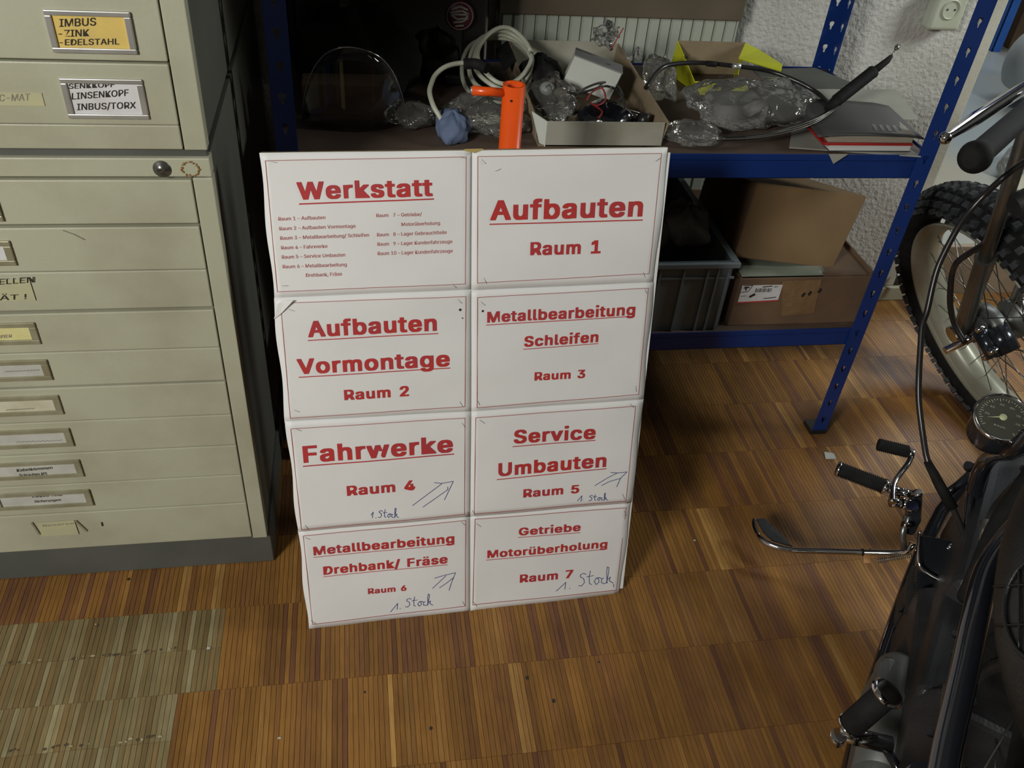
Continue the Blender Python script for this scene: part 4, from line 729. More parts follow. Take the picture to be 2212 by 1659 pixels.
# torn, lifted corner and small holes
g = G(); g.add([bp(592, 688, .0022), bp(600, 655, .0030), bp(612, 646, .004), bp(634, 645, .0075), bp(606, 677, .003)], [(0, 4, 3, 2, 1)])
obj('torn_corner', g, M['paper'], board, solid=.0004)
g = G()
for px, py, r in ((993, 668, 2.4), (1042, 671, 2.2), (998, 686, 1.2)):
    g.add([bp(px+r*math.cos(a), py+r*1.2*math.sin(a), .0026) for a in [k*PI/4 for k in range(8)]], [tuple(range(8))])
obj('nail_hole', g, M['ink'], board)
g = G(); g.add([bp(1000, 325, .0022), bp(1024, 330, .0024), bp(1046, 322, .0022), bp(1040, 320.5, .0022), bp(1004, 321.5, .0022)], [(0, 1, 2, 3, 4)])
obj('bare_patch', g, mat('yellowed board', (.42, .33, .12), .6), board)

# ================================================================ BLUE SHELVING UNIT
SX0, SX1, SY0, SY1 = -.008, 1.195, .434, .915
shelf = thing('shelving_unit', (.6, .67, 0), 'blue slotted steel shelving unit against the plaster wall, behind the sign board', 'shelf')
T_ = .0016
def post(name, x, y, dx, dy, top=1.62):
    """L-section with keyhole slots: dx, dy = directions in which the two 35 mm flanges run"""
    g = G(); n = int((top-.02)/.05)
    def flange(P3, da=0, dz=0):
        key = [(-.0055, .006), (.0, .008), (.0055, .006), (.0055, .001), (.0025, -.004), (.0022, -.010), (-.0022, -.010), (-.0025, -.004), (-.0055, .001)]
        for k in range(n):
            z0 = .02+k*.05; z1 = z0+.05; zc = (z0+z1)/2
            if k % 2 == 0 and False: pass
            out = [(-.0175, z1), (0, z1), (.0175, z1), (.0175, zc), (.0175, zc-.01), (.0175, z0), (-.0175, z0), (-.0175, zc-.01), (-.0175, zc)]
            inn = [(a+da, zc+b+dz) for a, b in key]
            m = len(out); vs = [P3(*q) for q in out]+[P3(*q) for q in inn]
            g.add(vs, [(i, (i+1) % m, m+(i+1) % m, m+i) for i in range(m)])
        g.add([P3(-.0175, .0), P3(.0175, .0), P3(.0175, .02), P3(-.0175, .02)], [(0, 1, 2, 3)])
    flange(lambda a, z: V(x+dx*(.0175+a), y, z))
    flange(lambda a, z: V(x, y+dy*(.0175+a), z), *((.005, -.009) if (dx < 0 and dy > 0) else (0, 0)))
    o = obj(name, g, M['blue'], shelf, solid=T_); return o
post('front_post', SX0, SY0, 1, 1); post('front_post', SX1, SY0, -1, 1)
post('rear_post', SX0, SY1, 1, -1); post('rear_post', SX1, SY1, -1, -1)
for x, y in ((SX0, SY0), (SX1, SY0), (SX0, SY1), (SX1, SY1)):
    sx = 1 if x < .5 else -1; sy = 1 if y < .6 else -1
    obj('foot', G().bb(tuple(min(a, b) for a, b in zip((x-sx*.002, y-sy*.002, 0), (x+sx*.038, y+sy*.038, .012))), tuple(max(a, b) for a, b in zip((x-sx*.002, y-sy*.002, 0), (x+sx*.038, y+sy*.038, .012)))), M['dark'], shelf)
def level(z, zb):
    for y, s in ((SY0+.003, 1), (SY1-.003, -1)):
        g = G(); a, b = min(y, y+s*.0025), max(y, y+s*.0025)
        g.bb((SX0+.003, a, zb), (SX1-.003, b, z)); c, d = min(y, y+s*.022), max(y, y+s*.022)
        g.bb((SX0+.003, c, zb), (SX1-.003, d, zb+.002)); g.bb((SX0+.003, c, z-.013), (SX1-.003, d, z-.011)); 
        obj('beam', g, M['blue'], shelf, bevel=.0007)
    for x, s in ((SX0+.003, 1), (SX1-.003, -1)):
        a, b = min(x, x+s*.0025), max(x, x+s*.0025)
        obj('side_beam', G().bb((a, SY0+.006, zb), (b, SY1-.006, z)), M['blue'], shelf, bevel=.0007)
    obj('shelf_board', G().bb((SX0+.006, SY0+.007, z-.0105), (SX1-.006, SY1-.007, z-.0035)), M['hardboard'], shelf)
Z1 = .306; Z2 = .7025
level(Z1, .262); level(Z2, .655); level(1.13, 1.085); level(1.55, 1.505)
S2 = Z2-.0034; S1 = Z1-.0034

# ================================================================ RADIATOR, OUTLET
rad = thing('radiator', (.7, .97, .2), 'pale ribbed panel radiator on the wall behind the shelf', 'radiator')
RX0, RX1, RZ0, RZ1 = .438, .972, .20, .786
g = G(); ya = .952; n = 21; wd = (RX1-RX0)/n; vs = []; fs = []
prof = [(0, .004), (.10, .004), (.14, 0), (.86, 0), (.90, .004)]
xs = []
for k in range(n):
    for a, d in prof: xs.append((RX0+wd*(k+a), ya+d))
xs.append((RX1, ya+.004))
g.sheet(lambda u, v: V(xs[round(u*(len(xs)-1))][0], xs[round(u*(len(xs)-1))][1], RZ0+(RZ1-RZ0)*v), len(xs)-1, 1, smooth=False)
obj('front_panel', g, M['radiator'], rad)
obj('casing', G().bb((RX0-.006, ya+.005, RZ0-.01), (RX1+.006, .994, RZ1)), M['radiator'], rad, bevel=.003)
obj('top_grille', G().bb((RX0-.008, ya-.004, RZ1), (RX1+.008, .996, RZ1+.055)), M['sill'], rad, bevel=.003)
obj('supply_pipe', G().tube([(RX0-.035, .965, .0), (RX0-.035, .965, .9)], .009, 10), M['sill'], rad)
ot = at(2028, 28, y=YW)
out = thing('wall_socket', (ot.x, YW, ot.z-.04), 'pale square wall socket on the textured wall', 'socket')
w0 = at(1996, 30, y=.965).x; 
g = G().bb((ot.x-.040, .962, ot.z-.030), (ot.x+.040, .9995, ot.z+.055)); obj('housing', g, M['outlet'], out, bevel=.008, seg=3)
m = frame((ot.x+.002, .9625, ot.z+.018), (1, 0, 0), (0, 0, 1))
obj('insert', G().lathe([(.022, -.004), (.022, .0025), (.0205, .0035), (.019, .0025), (.0185, -.003), (0, -.003)], m, 40, cap=False), M['outlet'], out)
m2 = m.copy()
obj('contact_well', G().lathe([(0, .0004), (.0186, .0004)], m, 32, cap=False), mat('socket well', (.16, .155, .11), .5), out)
g = G(); 
for s in (-1, 1): g.lathe([(0, .0012), (.0025, .0012)], m @ Matrix.Translation((s*.0095, 0, 0)), 12, cap=False)
obj('pin_hole', g, M['ink'], out, kind='stuff')

# ================================================================ ORANGE LEVER behind the board
ox, oy = .352, .268
org = thing('lever_stand', (ox, oy, 0), 'bright orange steel lever tube with a short side arm, standing behind the board', 'tool')
zt = at(1112, 182, y=oy).z
obj('post', G().lathe([(.0165, .012), (.0165, zt), (.0135, zt), (.0135, zt-.06)], Matrix.Translation((ox, oy, 0)), 28, cap=False), M['orange'], org)
ae = at(1019, 194, y=oy); obj('side_arm', G().tube([(ox-.013, oy-.002, zt-.012), (ae.x, oy-.002, ae.z)], [.0062, .0068], 16), M['orange'], org)
obj('arm_tip', G().tube([(ae.x+.001, oy-.002, ae.z), (ae.x-.002, oy-.002, ae.z)], .0052, 12), M['alu'], org)
m = frame((ox-.006, oy-.0165, zt-.018), (1, 0, 0), (0, 0, 1)); obj('screw_hole', G().lathe([(0, .0012), (.0018, .0012)], m, 10, cap=False), M['ink'], org)
obj('base_plate', G().bb((ox-.07, oy-.05, 0), (ox+.07, oy+.07, .012)), M['orange'], org, bevel=.002)

# ================================================================ THINGS ON THE UPPER SHELF
def cart(lo, hi, rz, t=.0025):
    pass
# clear windscreen
yw = .54
wp = [at(px, py, y=yw) for px, py in ((652, 290), (655, 235), (668, 175), (692, 128), (722, 103), (755, 97), (790, 105), (822, 125), (848, 160), (866, 205), (878, 250), (882, 292))]
wp = smoothpath(wp, 4); zb = S2+.0005
ws = thing('windscreen', (.12, yw, S2), 'clear curved windscreen with a thin shiny rim, standing left on the shelf', 'windscreen')
cxw = sum(v.x for v in wp)/len(wp)
def wb(v, h): # bend the sheet backwards towards its edges
    u = (v.x-.12)/.1; return V(v.x, yw+.05*u*u-.012, max(v.z, zb))
rimp = [wb(v, 0) for v in wp]
nr = len(rimp)
def wfn(u, v):
    p = rimp[round(u*(nr-1))]; q = rimp[0].lerp(rimp[-1], u); q = V(p.x, p.y, zb)
    return q.lerp(p, v)
obj('acrylic_sheet', G().sheet(wfn, nr-1, 6), M['plexi'], ws, solid=.002)
obj('rim_trim', G().tube(rimp, .0014, 8), M['chrome'], ws)
# dark rear panel, pole with round emblem
p0 = at(760, 104, y=.93); p1 = at(988, 112, y=.93)
tag(obj('leaning_panel', G().bb((p0.x, .925, S2), (p1.x+.02, .932, 1.07)), M['panel'], bevel=.001), 'grey-brown flat panel standing at the back of the shelf', 'panel')
tag(obj('black_case', G().bb((.012, .80, S2), (.10, .895, .93)), M['dark'], bevel=.006), 'black case standing in the rear left corner of the shelf', 'case')
pole = thing('mirror_stand', (.345, .80, S2), 'black upright stand carrying a round emblem disc', 'stand')
obj('column', G().bb((.338, .80, S2+.02), (.382, .815, 1.06)), M['dark'], pole, bevel=.002)
obj('base', G().bb((.30, .76, S2), (.40, .85, S2+.02)), M['dark'], pole, bevel=.004)
lc = at(993, 34, y=.788); m = frame(lc, (1, 0, 0), (0, 0, 1))
dk = obj('emblem_disc', G().lathe([(0, -.004), (.0275, -.004), (.0285, 0), (.027, .0025), (0, .0025)], m, 40), mat('emblem dark red', (.10, .02, .03), .4), pole)
g = G(); g.lathe([(.0245, .003), (.0256, .003)], m, 40, cap=False); obj('emblem_ring', g, mat('emblem white', (.42, .38, .38), .5), dk)
g = G()
for st in ([(-.016,.012),(.0,.018),(.015,.012)], [(-.015,.003),(.016,.003)], [(-.017,.002),(-.004,-.006),(.010,-.004),(.016,.001)], [(-.012,-.012),(.006,-.010),(.016,-.003)], [(-.008,-.019),(.008,-.017)], [(-.019,.006),(.004,.010),(.017,.004)]):
    for (a, b), (c, d) in zip(st[:-1], st[1:]):
        e = V(c-a, d-b); e.resize_3d(); e = e.normalized(); nn = V(-e.y, e.x, 0)*.0017
        g.add([m @ (V(a, b, .0031)+nn), m @ (V(a, b, .0031)-nn), m @ (V(c, d, .0031)-nn), m @ (V(c, d, .0031)+nn)], [(0, 1, 2, 3)])
obj('emblem_mark', g, M['greysheet'], dk, kind='stuff')
def blob(name, c, r, m, seed=0, amp=.25, n=20, flat=True, par=None, fl=2.2):
    rnd = random.Random(seed); ph = [rnd.uniform(0, 6.28) for _ in range(8)]
    def fn(u, v):
        a = 2*PI*u; b = PI*(v-.5)
        k = 1+amp*(math.sin(3*a+ph[0])*math.cos(2*b+ph[1])*.5+.35*math.sin(5*a+ph[2]+3*b)+.25*math.sin(9*a+ph[3])*math.sin(7*b+ph[4])+.15*math.sin(15*a+ph[5]+6*b))
        p = V(math.cos(a)*math.cos(b)*r[0]*k, math.sin(a)*math.cos(b)*r[1]*k, math.sin(b)*r[2]*k)
        q = V(*c)+p
        if flat and q.z < c[2]-r[2]*.55: q.z = c[2]-r[2]*.55
        return q
    o = obj(name, G().sheet(fn, n*2, n), m, par); return o
tag(blob('cloth_bundle', (.14, .74, S2+.052), (.115, .075, .092), M['darkcloth'], 3, .22), 'crumpled dark grey cloth bundle behind the windscreen', 'cloth')
tag(blob('rag_pile', (.285, .83, S2+.03), (.055, .05, .055), M['darkcloth'], 5, .25), 'small dark rag heap beside the black upright stand', 'cloth')
g = G().bb((.03, .60, S2), (.20, .655, S2+.058)); tag(obj('brown_box', g, M['kraftdark'], bevel=.002), 'low brown box in the shadow behind the windscreen', 'box')
tag(blob('plastic_pouch', (.225, .57, S2+.014), (.045, .035, .022), M['bag'], 11, .3, 14), 'small clear plastic pouch at the right foot of the windscreen', 'bag')
tag(blob('blue_cloth', (.292, .515, S2+.016), (.03, .05, .028), M['bluecloth'], 8, .2), 'blue-grey cloth hanging at the shelf edge under the white cable end', 'cloth')
tag(blob('bolt_bag', (.36, .56, S2+.02), (.075, .07, .032), M['bag'], 21, .3), 'clear bag of small black bolts below the white cable coil', 'bag')
gb = []
for k in range(7):
    a = random.uniform(0, 6.28); cx = .36+.045*math.cos(k*.9); cy = .55+.04*math.sin(k*.9); z = S2+.014
    g = G().tube([(cx, cy, z), (cx+.012*math.cos(a), cy+.012*math.sin(a), z+.002)], .003, 8).tube([(cx, cy, z), (cx-.004*math.cos(a), cy-.004*math.sin(a), z)], .0055, 6)
    o = obj('bolt', g, M['dullchrome']); tag(o, 'small steel bolt inside the clear bag below the cable coil', 'bolt', 'loose bolts in the clear bag')
# white cable coil
cc = thing('cable_coil', (.40, .70, S2), 'coil of off-white cable with black wrapping lying left of the open carton', 'cable')
ctr = (.405, .72, S2+.05)
def loop(rx, ry, tz, cx, cy, cz_, a0, a1, n=40, tilt=.35, dr=0):
    pts = []
    for k in range(n+1):
        a = a0+(a1-a0)*k/n; x = rx*math.cos(a); y = ry*math.sin(a)
        pts.append((cx+x*.95+y*.12, cy+y, cz_+y*tilt+.004*math.sin(3*a+dr)))
    return pts
zc = S2+.048
for k, (rx, ry, dx, dz) in enumerate(((.074, .095, 0, 0), (.066, .088, .006, .009), (.060, .080, .010, .018), (.056, .074, .012, .027))):
    obj('cable_turn', G().tube(loop(rx, ry, 0, .400+dx, .725, zc+dz, .2, 2*PI+.1, dr=k), .0044, 10, closed=False), M['whitecable'], cc)
tail = [at(1040, 140, z=.80), at(1000, 136, z=.80), at(965, 143, z=.797), at(942, 160, z=.785), at(932, 180, z=.775), at(928, 200, z=.765), at(936, 228, z=.75), at(950, 252, z=.735), at(966, 275, z=.722)]
obj('cable_tail', G().tube(smoothpath(tail, 4), .0044, 10), M['whitecable'], cc)
wr = [at(1002, 138, z=.802), at(1028, 138, z=.803), at(1052, 148, z=.801)]
obj('black_wrap', G().tube(smoothpath(wr, 4), .0095, 12), M['rubber'], cc)
# open white carton
BX0, BX1, BY0, BY1 = .440, .668, .472, .845; BH = S2+.046
ct = thing('open_carton', (.555, .66, S2), 'open white carton tray full of black parts, centre of the upper shelf', 'carton')
t = .003
obj('front_wall', G().bb((BX0+.012, BY0, S2), (BX1, BY0+t, BH)), M['carton'], ct, bevel=.0006)
obj('rear_wall', G().bb((BX0, BY1-t, S2), (BX1, BY1, BH+.022)), M['carton'], ct, bevel=.0006)
obj('side_wall', G().hexa([V(BX1-t, BY0+t, S2), V(BX1, BY0+t, S2), V(BX1, BY1-t, S2), V(BX1-t, BY1-t, S2), V(BX1-t+.008, BY0+t, BH), V(BX1+.008, BY0+t, BH), V(BX1+.004, BY1-t, BH+.02), V(BX1-t+.004, BY1-t, BH+.02)]), M['cartonin'], ct)
obj('side_wall', G().hexa([V(BX0, BY0+.03, S2), V(BX0+t, BY0+.03, S2), V(BX0+t, BY1-t, S2), V(BX0, BY1-t, S2), V(BX0-.004, BY0+.03, BH-.004), V(BX0+t-.004, BY0+.03, BH-.004), V(BX0+t-.004, BY1-t, BH+.02), V(BX0-.004, BY1-t, BH+.02)]), M['cartonin'], ct)
obj('tray_floor', G().bb((BX0, BY0, S2+.0002), (BX1, BY1, S2+.003)), M['cartonin'], ct)
obj('torn_flap', G().add([(BX0+.013, BY0-.0005, S2), (BX0+.013, BY0-.0005, BH), (BX0-.012, BY0+.02, BH+.010), (BX0+.004, BY0+.008, S2+.004)], [(0, 1, 2, 3)]), M['whitebox'], ct, solid=.002)
obj('bent_flap', G().add([(BX0-.003, BY1-.11, BH+.014), (BX0-.003, BY1, BH+.020), (BX0-.03, BY1-.02, BH+.005), (BX0-.025, BY1-.10, BH-.008)], [(0, 1, 2, 3)]), M['rubber'], ct, solid=.002)
# contents
sbf = [at(1243, 118, y=.655), at(1345, 157, y=.63), at(1326, 195, y=.63), at(1215, 180, y=.655)]
u_ = (sbf[1]-sbf[0]); up_ = (sbf[0]-sbf[3]); nb = u_.cross(up_).normalized(); nb = nb if nb.y > 0 else -nb
Hh = up_.length*.95; upn = up_.normalized(); un = u_.normalized(); Wd = u_.length; Dp = .062
o0 = sbf[3]; Vn = nb
cor = lambda a, b, c: o0 + un*a + upn*b + Vn*c
wbx = thing('small_box', tuple(o0), 'small white box with a grey lid, tilted on top of the open carton', 'box')
obj('box_body', G().hexa([cor(0,0,0), cor(Wd,0,0), cor(Wd,0,Dp), cor(0,0,Dp), cor(0,Hh,0), cor(Wd,Hh,0), cor(Wd,Hh,Dp), cor(0,Hh,Dp)]), M['whitebox'], wbx, bevel=.0008)
obj('box_lid', G().hexa([cor(-.001,Hh,-.001), cor(Wd+.001,Hh,-.001), cor(Wd+.001,Hh,Dp), cor(-.001,Hh,Dp), cor(-.001,Hh+.0025,-.001), cor(Wd+.001,Hh+.0025,-.001), cor(Wd+.001,Hh+.0025,Dp), cor(-.001,Hh+.0025,Dp)]), M['greybox'], wbx, bevel=.0006)
obj('box_end', G().hexa([cor(Wd,0,0), cor(Wd+.001,0,0), cor(Wd+.001,0,Dp), cor(Wd,0,Dp), cor(Wd,Hh,0), cor(Wd+.001,Hh,0), cor(Wd+.001,Hh,Dp), cor(Wd,Hh,Dp)]), M['dark'], wbx)
obj('lid_print', G().hexa([cor(Wd*.66,Hh+.0026,.022), cor(Wd*.75,Hh+.0026,.022), cor(Wd*.75,Hh+.0026,.026), cor(Wd*.66,Hh+.0026,.026), cor(Wd*.66,Hh+.0028,.022), cor(Wd*.75,Hh+.0028,.022), cor(Wd*.75,Hh+.0028,.026), cor(Wd*.66,Hh+.0028,.026)]), M['ink'], wbx)
tag(blob('black_part', (.58, .55, S2+.022), (.055, .045, .030), M['blackgloss'], 31, .12, 16), 'glossy black rounded part at the front of the open carton', 'part')
tag(blob('dark_bag', (.495, .62, S2+.030), (.042, .09, .035), M['bag'], 33, .28, 16), 'dark clear plastic bag of parts in the left of the carton', 'bag')
tag(blob('black_pouch', (.490, .74, S2+.032), (.045, .06, .035), M['rubber'], 35, .2, 16), 'black pouch in the rear left of the open carton', 'pouch')
cyl = thing('bulb_socket', (.62, .54, S2+.01), 'chrome and black lamp socket lying in the front of the carton', 'lamp part')
obj('sleeve', G().tube([(.595, .565, S2+.03), (.640, .535, S2+.028)], .011, 18), M['chrome'], cyl); obj('cap', G().tube([(.640, .535, S2+.028), (.655, .525, S2+.027)], .013, 18), M['dark'], cyl)
tag(obj('milky_disc', G().lathe([(0, 0), (.013, .001), (.014, .006), (.009, .012), (0, .013)], frame((.475, .60, S2+.055), (1, 0, .2), (0, .6, .5)), 20), M['bagwhite']), 'round milky disc at the left of the open carton', 'disc')
for k, (mt, nm, cpts) in enumerate((('blackcable', 'black', [(1225, 198), (1245, 203), (1265, 190), (1300, 178), (1330, 182), (1345, 205), (1330, 225)]),
                                    ('redwire', 'red', [(1268, 215), (1278, 200), (1300, 190), (1308, 215), (1290, 228), (1275, 222), (1300, 240), (1292, 255)]),
                                    ('blackcable', 'black', [(1240, 205), (1275, 195), (1310, 186), (1338, 200), (1350, 230), (1340, 245)]))):
    pts = smoothpath([at(px, py, z=.768-.0035*i) for i, (px, py) in enumerate(cpts)], 4)
    tag(obj('wire', G().tube(pts, .0017 if mt == 'redwire' else .0022, 8), M[mt]), ('thin red wire curled on the parts in the open carton', 'thin red wire curled on the parts in the open carton')[0] if mt == 'redwire' else ('black wire looping in front of the small white box', '', 'second black wire bending down into the carton')[k], 'wire')
# shiny bag standing behind the small box
f0 = at(1275, 92, y=.70); f1 = at(1325, 108, y=.70); f2 = at(1338, 55, y=.70); f3 = at(1303, 36, y=.70)
def foil(u, v):
    p = f0.lerp(f1, u).lerp(f3.lerp(f2, u), v); return p+V(.003*math.sin(9*v+3*u), .010*math.sin(7*u+5*v)+.006*math.sin(17*u-11*v)+.004*math.sin(29*v+13*u), .003*math.sin(13*u))
tag(obj('shiny_bag', G().sheet(foil, 16, 22), M['foil'], solid=.0006), 'shiny crumpled clear bag sticking up behind the small white box', 'bag')
tag(obj('red_stick', G().tube([at(1318, 110, y=.69), at(1347, 60, y=.69)], .0011, 6), M['redwire']), 'thin red rod in the shiny bag', 'rod')
tag(obj('bag_corner', G().sheet(lambda u, v: at(1350, 130, y=.72).lerp(at(1388, 128, y=.72), u).lerp(at(1380, 102, y=.73), v)+V(0, .006*math.sin(14*u+9*v), 0), 12, 12), M['foil'], solid=.0006), 'clear bag corner at the rear right of the carton', 'bag')
# yellow box
yb = thing('yellow_box', (.9, .8, S2), 'open bright yellow box printed ROTOR upside down, near the radiator', 'box')
y0_, y1_ = .755, .855; 
A0, A1 = at(1527, 185, y=.735), at(1625, 180, y=.735); A0.z = max(A0.z, S2+.001); 
q = dict(fl=at(1525, 148, y=.75), fr=at(1618, 140, y=.75), bl=at(1466, 88, y=.85), br=at(1607, 92, y=.85))
fl_ = V(.838, .765, S2+.001); fr_ = V(.945, .765, S2+.001)
xL, xR, yF, yB, hB = .800, .950, .757, .860, .066
tl = at(1464, 88, y=yB); tr = at(1612, 92, y=yB)
obj('rear_wall', G().hexa([V(xL, yB, S2), V(xR, yB, S2), V(xR, yB+.002, S2), V(xL, yB+.002, S2), V(tl.x, yB, tl.z), V(tr.x, yB, tr.z), V(tr.x, yB+.002, tr.z), V(tl.x, yB+.002, tl.z)]), M['cartonin'], yb)
fz = S2+.020
fl2 = at(1505, 152, y=yF); fr2 = at(1596, 150, y=yF)
xf0, xf1 = fl2.x, fr2.x
obj('front_wall', G().hexa([V(xf0, yF, S2), V(xf1, yF, S2), V(xf1, yF+.002, S2), V(xf0, yF+.002, S2), V(xf0, yF-.002, fz), V(xf1, yF-.002, fz), V(xf1, yF, fz), V(xf0, yF, fz)]), M['yellow'], yb)
obj('side_wall', G().add([V(xf0, yF, S2), V(xf0, yF, fz), V(tl.x, yB, tl.z), V(xL, yB, S2)], [(0, 1, 2, 3)]), M['yellow'], yb, solid=.002)
obj('side_wall', G().add([V(xf1, yF, S2), V(xf1, yF, fz), V(tr.x, yB, tr.z), V(xR, yB, S2)], [(0, 1, 2, 3)]), M['yellow'], yb, solid=.002)
e1 = at(1690, 140, y=.80); e2 = at(1687, 155, y=.775); e3 = at(1600, 125, y=.80)
obj('open_flap', G().add([V(tr.x-.004, yB-.004, tr.z), at(1595, 127, y=.79), e2, e1, at(1640, 108, y=.85)], [(0, 1, 2, 3, 4)]), M['yellow'], yb, solid=.002)
obj('front_flap', G().add([V(xf0, yF-.003, fz), V(xf1+.02, yF-.003, fz), V(xf1+.025, yF-.035, S2+.004), V(xf0+.004, yF-.035, S2+.004)], [(0, 1, 2, 3)]), M['yellow'], yb, solid=.0015)
def Pf(x, y): # flap plane, print upside down
    a = V(xf0, yF-.003, fz); b = V(xf1+.02, yF-.003, fz); c = V(xf0+.004, yF-.035, S2+.004); n_ = (b-a).cross(c-a).normalized(); n_ = n_ if n_.y < 0 else -n_
    return onplane(x, y, a+n_*.0015, n_)
g = G(); put_text(g, 'ROTOR', Pf, (1594, 161), (1552, 163), -9, 0); obj('lettering', g, M['ink'], yb)
nS = (V(xf0, yF, fz)-V(xf0, yF, S2)).cross(V(tl.x, yB, tl.z)-V(xf0, yF, S2)).normalized(); nS = nS if nS.x < 0 else -nS
g = G(); put_text(g, 'Acm', lambda x, y: onplane(x, y, V(xf0, yF, S2)-nS*.0016, nS), (1464, 118), (1492, 133), 12, 0) if False else None
ribs = lambda pts, wpx, pl=nS: ribbon(g, pts, lambda x, y: onplane(x, y, V(xf0, yF, fz)-nS*.0018, nS), wpx)
for pts in ([(1462, 120), (1467, 106), (1470, 122)], [(1463, 115), (1470, 116)], [(1476, 114), (1474, 126), (1479, 127)], [(1481, 118), (1481, 130), (1484, 121), (1487, 133)]): ribs(pts, 2)
obj('hand_mark', g, M['ink'], yb, kind='stuff')
# clear crinkled bags right of the carton
tag(blob('parts_bag', (.900, .615, S2+.028), (.140, .092, .040), M['bag'], 41, .22, 30), 'large clear crinkled plastic bag in front of the yellow box', 'bag')
tag(blob('empty_bag', (.735, .73, S2+.030), (.030, .065, .042), M['bag'], 43, .28, 20), 'grey clear bag squeezed between carton and the large bag', 'bag')
tag(blob('padded_pouch', (.735, .50, S2+.014), (.055, .038, .022), M['bag'], 45, .2, 18), 'flat clear pouch at the shelf edge right of the carton', 'pouch')
tag(obj('bag_content', G().bb((.83, .62, S2+.004), (.93, .70, S2+.022)).tube([(.88, .6, S2+.02), (.98, .68, S2+.024)], .012, 12), M['greybox'], kind='stuff'), 'grey parts seen through the large clear bag', 'parts')
# black control cable with a rubber bellows
kc = thing('clutch_cable', (1.1, .7, S2), 'black control cable with a rubber bellows end pointing up right over the papers', 'cable')
cpx = [((1395, 190), .76), ((1425, 150), .775), ((1460, 138), .78), ((1520, 136), .78), ((1590, 143), .778), ((1660, 153), .772), ((1720, 175), .765), ((1762, 198), .755), ((1788, 222), .75), ((1790, 240), .745), ((1760, 258), .738), ((1700, 280), .73), ((1640, 295), .725), ((1560, 300), .722)]
obj('outer_sheath', G().tube(smoothpath([at(*p, z=z) for p, z in cpx], 5), .0044, 10), M['blackcable'], kc)
for k in range(3):
    obj('inner_wire', G().tube(smoothpath([at(1800+2*k, 236, z=.752), at(1760, 258+4*k, z=.742), at(1700, 278+4*k, z=.734), at(1630, 292+3*k, z=.727), at(1545, 297+2*k, z=.722)], 5), .0013, 6), M['dullchrome'], kc)
obj('joint_collar', G().tube([at(1526, 137, z=.782), at(1548, 139, z=.782)], .0056, 12), M['rubber'], kc); obj('joint_collar', G().tube([at(1582, 142, z=.78), at(1600, 144, z=.78)], .0056, 12), M['alu'], kc)
b0, b1, b2, b3, b4 = at(1786, 236, z=.752), at(1806, 218, z=.762), at(1882, 158, z=.80), at(1918, 130, z=.815), at(1926, 120, z=.82)
pts, rr = [], []
for k in range(31):
    t = k/30; pts.append(b1.lerp(b2, t)); rr.append(.0115+(.0008 if k % 2 else -.0006))
obj('bellows', G().tube([b0, b0.lerp(b1, .6)]+pts+[b2.lerp(b3, .08)], [.006, .009]+rr+[.0125], 16), M['rubber'], kc)
obj('adjuster', G().tube([b2.lerp(b3, .06), b2.lerp(b3, .95), b3.lerp(b4, .8)], [.0075, .0062, .004], 14), M['rubber'], kc)
b5 = at(1934, 107, z=.825); b6 = at(1941, 98, z=.83)
obj('cable_end', G().tube([b4, b5], .0014, 8), M['dullchrome'], kc); obj('eyelet', G().tube([b5, b5.lerp(b6, .5), b6], [.0025, .0052, .0042], 12), M['dullchrome'], kc)
# papers, booklets
def slab(name, px4, z, th, m, label, cat, top=None, group=None, bev=.0006):
    q = [at(*p, z=z) for p in px4]; q = [V(v.x, v.y, z) for v in q]
    return tag(obj(name, G().hexa([v-V(0, 0, th) for v in q]+q), m, bevel=bev), label, cat, group)
def tilt_slab(name, pts, th, m, label, cat):
    n_ = (pts[1]-pts[0]).cross(pts[3]-pts[0]).normalized(); n_ = n_ if n_.z > 0 else -n_
    return tag(obj(name, G().hexa([v-n_*th for v in pts]+list(pts)), m, bevel=.0004), label, cat)
tilt_slab('folder', [at(1690, 215, z=.725), at(1850, 182, z=.726), at(1760, 146, z=.735), at(1625, 150, z=.735)], .0018, M['darksheet'], 'dark grey cardboard folder behind the black bellows', 'folder')
tilt_slab('loose_sheet', [at(1748, 258, z=.729), at(1985, 258, z=.731), at(1935, 193, z=.737), at(1728, 192, z=.7355)], .0008, M['greysheet'], 'pale grey paper sheet lying under the black bellows', 'paper')
tilt_slab('black_sheet', [at(1690, 268, z=.724), at(1752, 256, z=.727), at(1726, 200, z=.734), at(1650, 205, z=.733)], .0012, M['booklet'], 'black sheet between the large clear bag and the grey paper', 'paper')
# stack at the right end
def stack(x0, x1, y0, y1, z0, z1, sk=.0):
    return G().hexa([V(x0+sk, y0, z0), V(x1+sk, y0, z0), V(x1, y1, z0), V(x0, y1, z0), V(x0+sk, y0, z1), V(x1+sk, y0, z1), V(x1, y1, z1), V(x0, y1, z1)])
st0 = S2+.0005
tilt_slab('bottom_sheet', [at(1705, 318, z=st0+.0028), at(1990, 338, z=st0+.0028), V(1.14, .60, st0+.0028), V(.99, .62, st0+.0028)], .0022, M['greysheet'], 'crumpled pale sheets at the bottom of the paper stack', 'paper')
o = tag(obj('page_corner', G().add([at(1790, 333, y=.430), at(1832, 333, y=.430), at(1800, 354, y=.429)], [(0, 1, 2)]), M['greysheet'], solid=.0006), 'pale sheet corner hanging over the blue beam', 'paper')
bk = thing('red_book', (1.09, .53, st0), 'white-paged book with a red cover in the stack beside the front post', 'book')
z = st0+.003
obj('page_block', stack(.992, 1.155, .452, .56, z+.001, z+.012, -.004), M['whitepages'], bk, bevel=.0005)
obj('lower_cover', stack(.990, 1.156, .450, .562, z, z+.001, -.004), M['booklet'], bk)
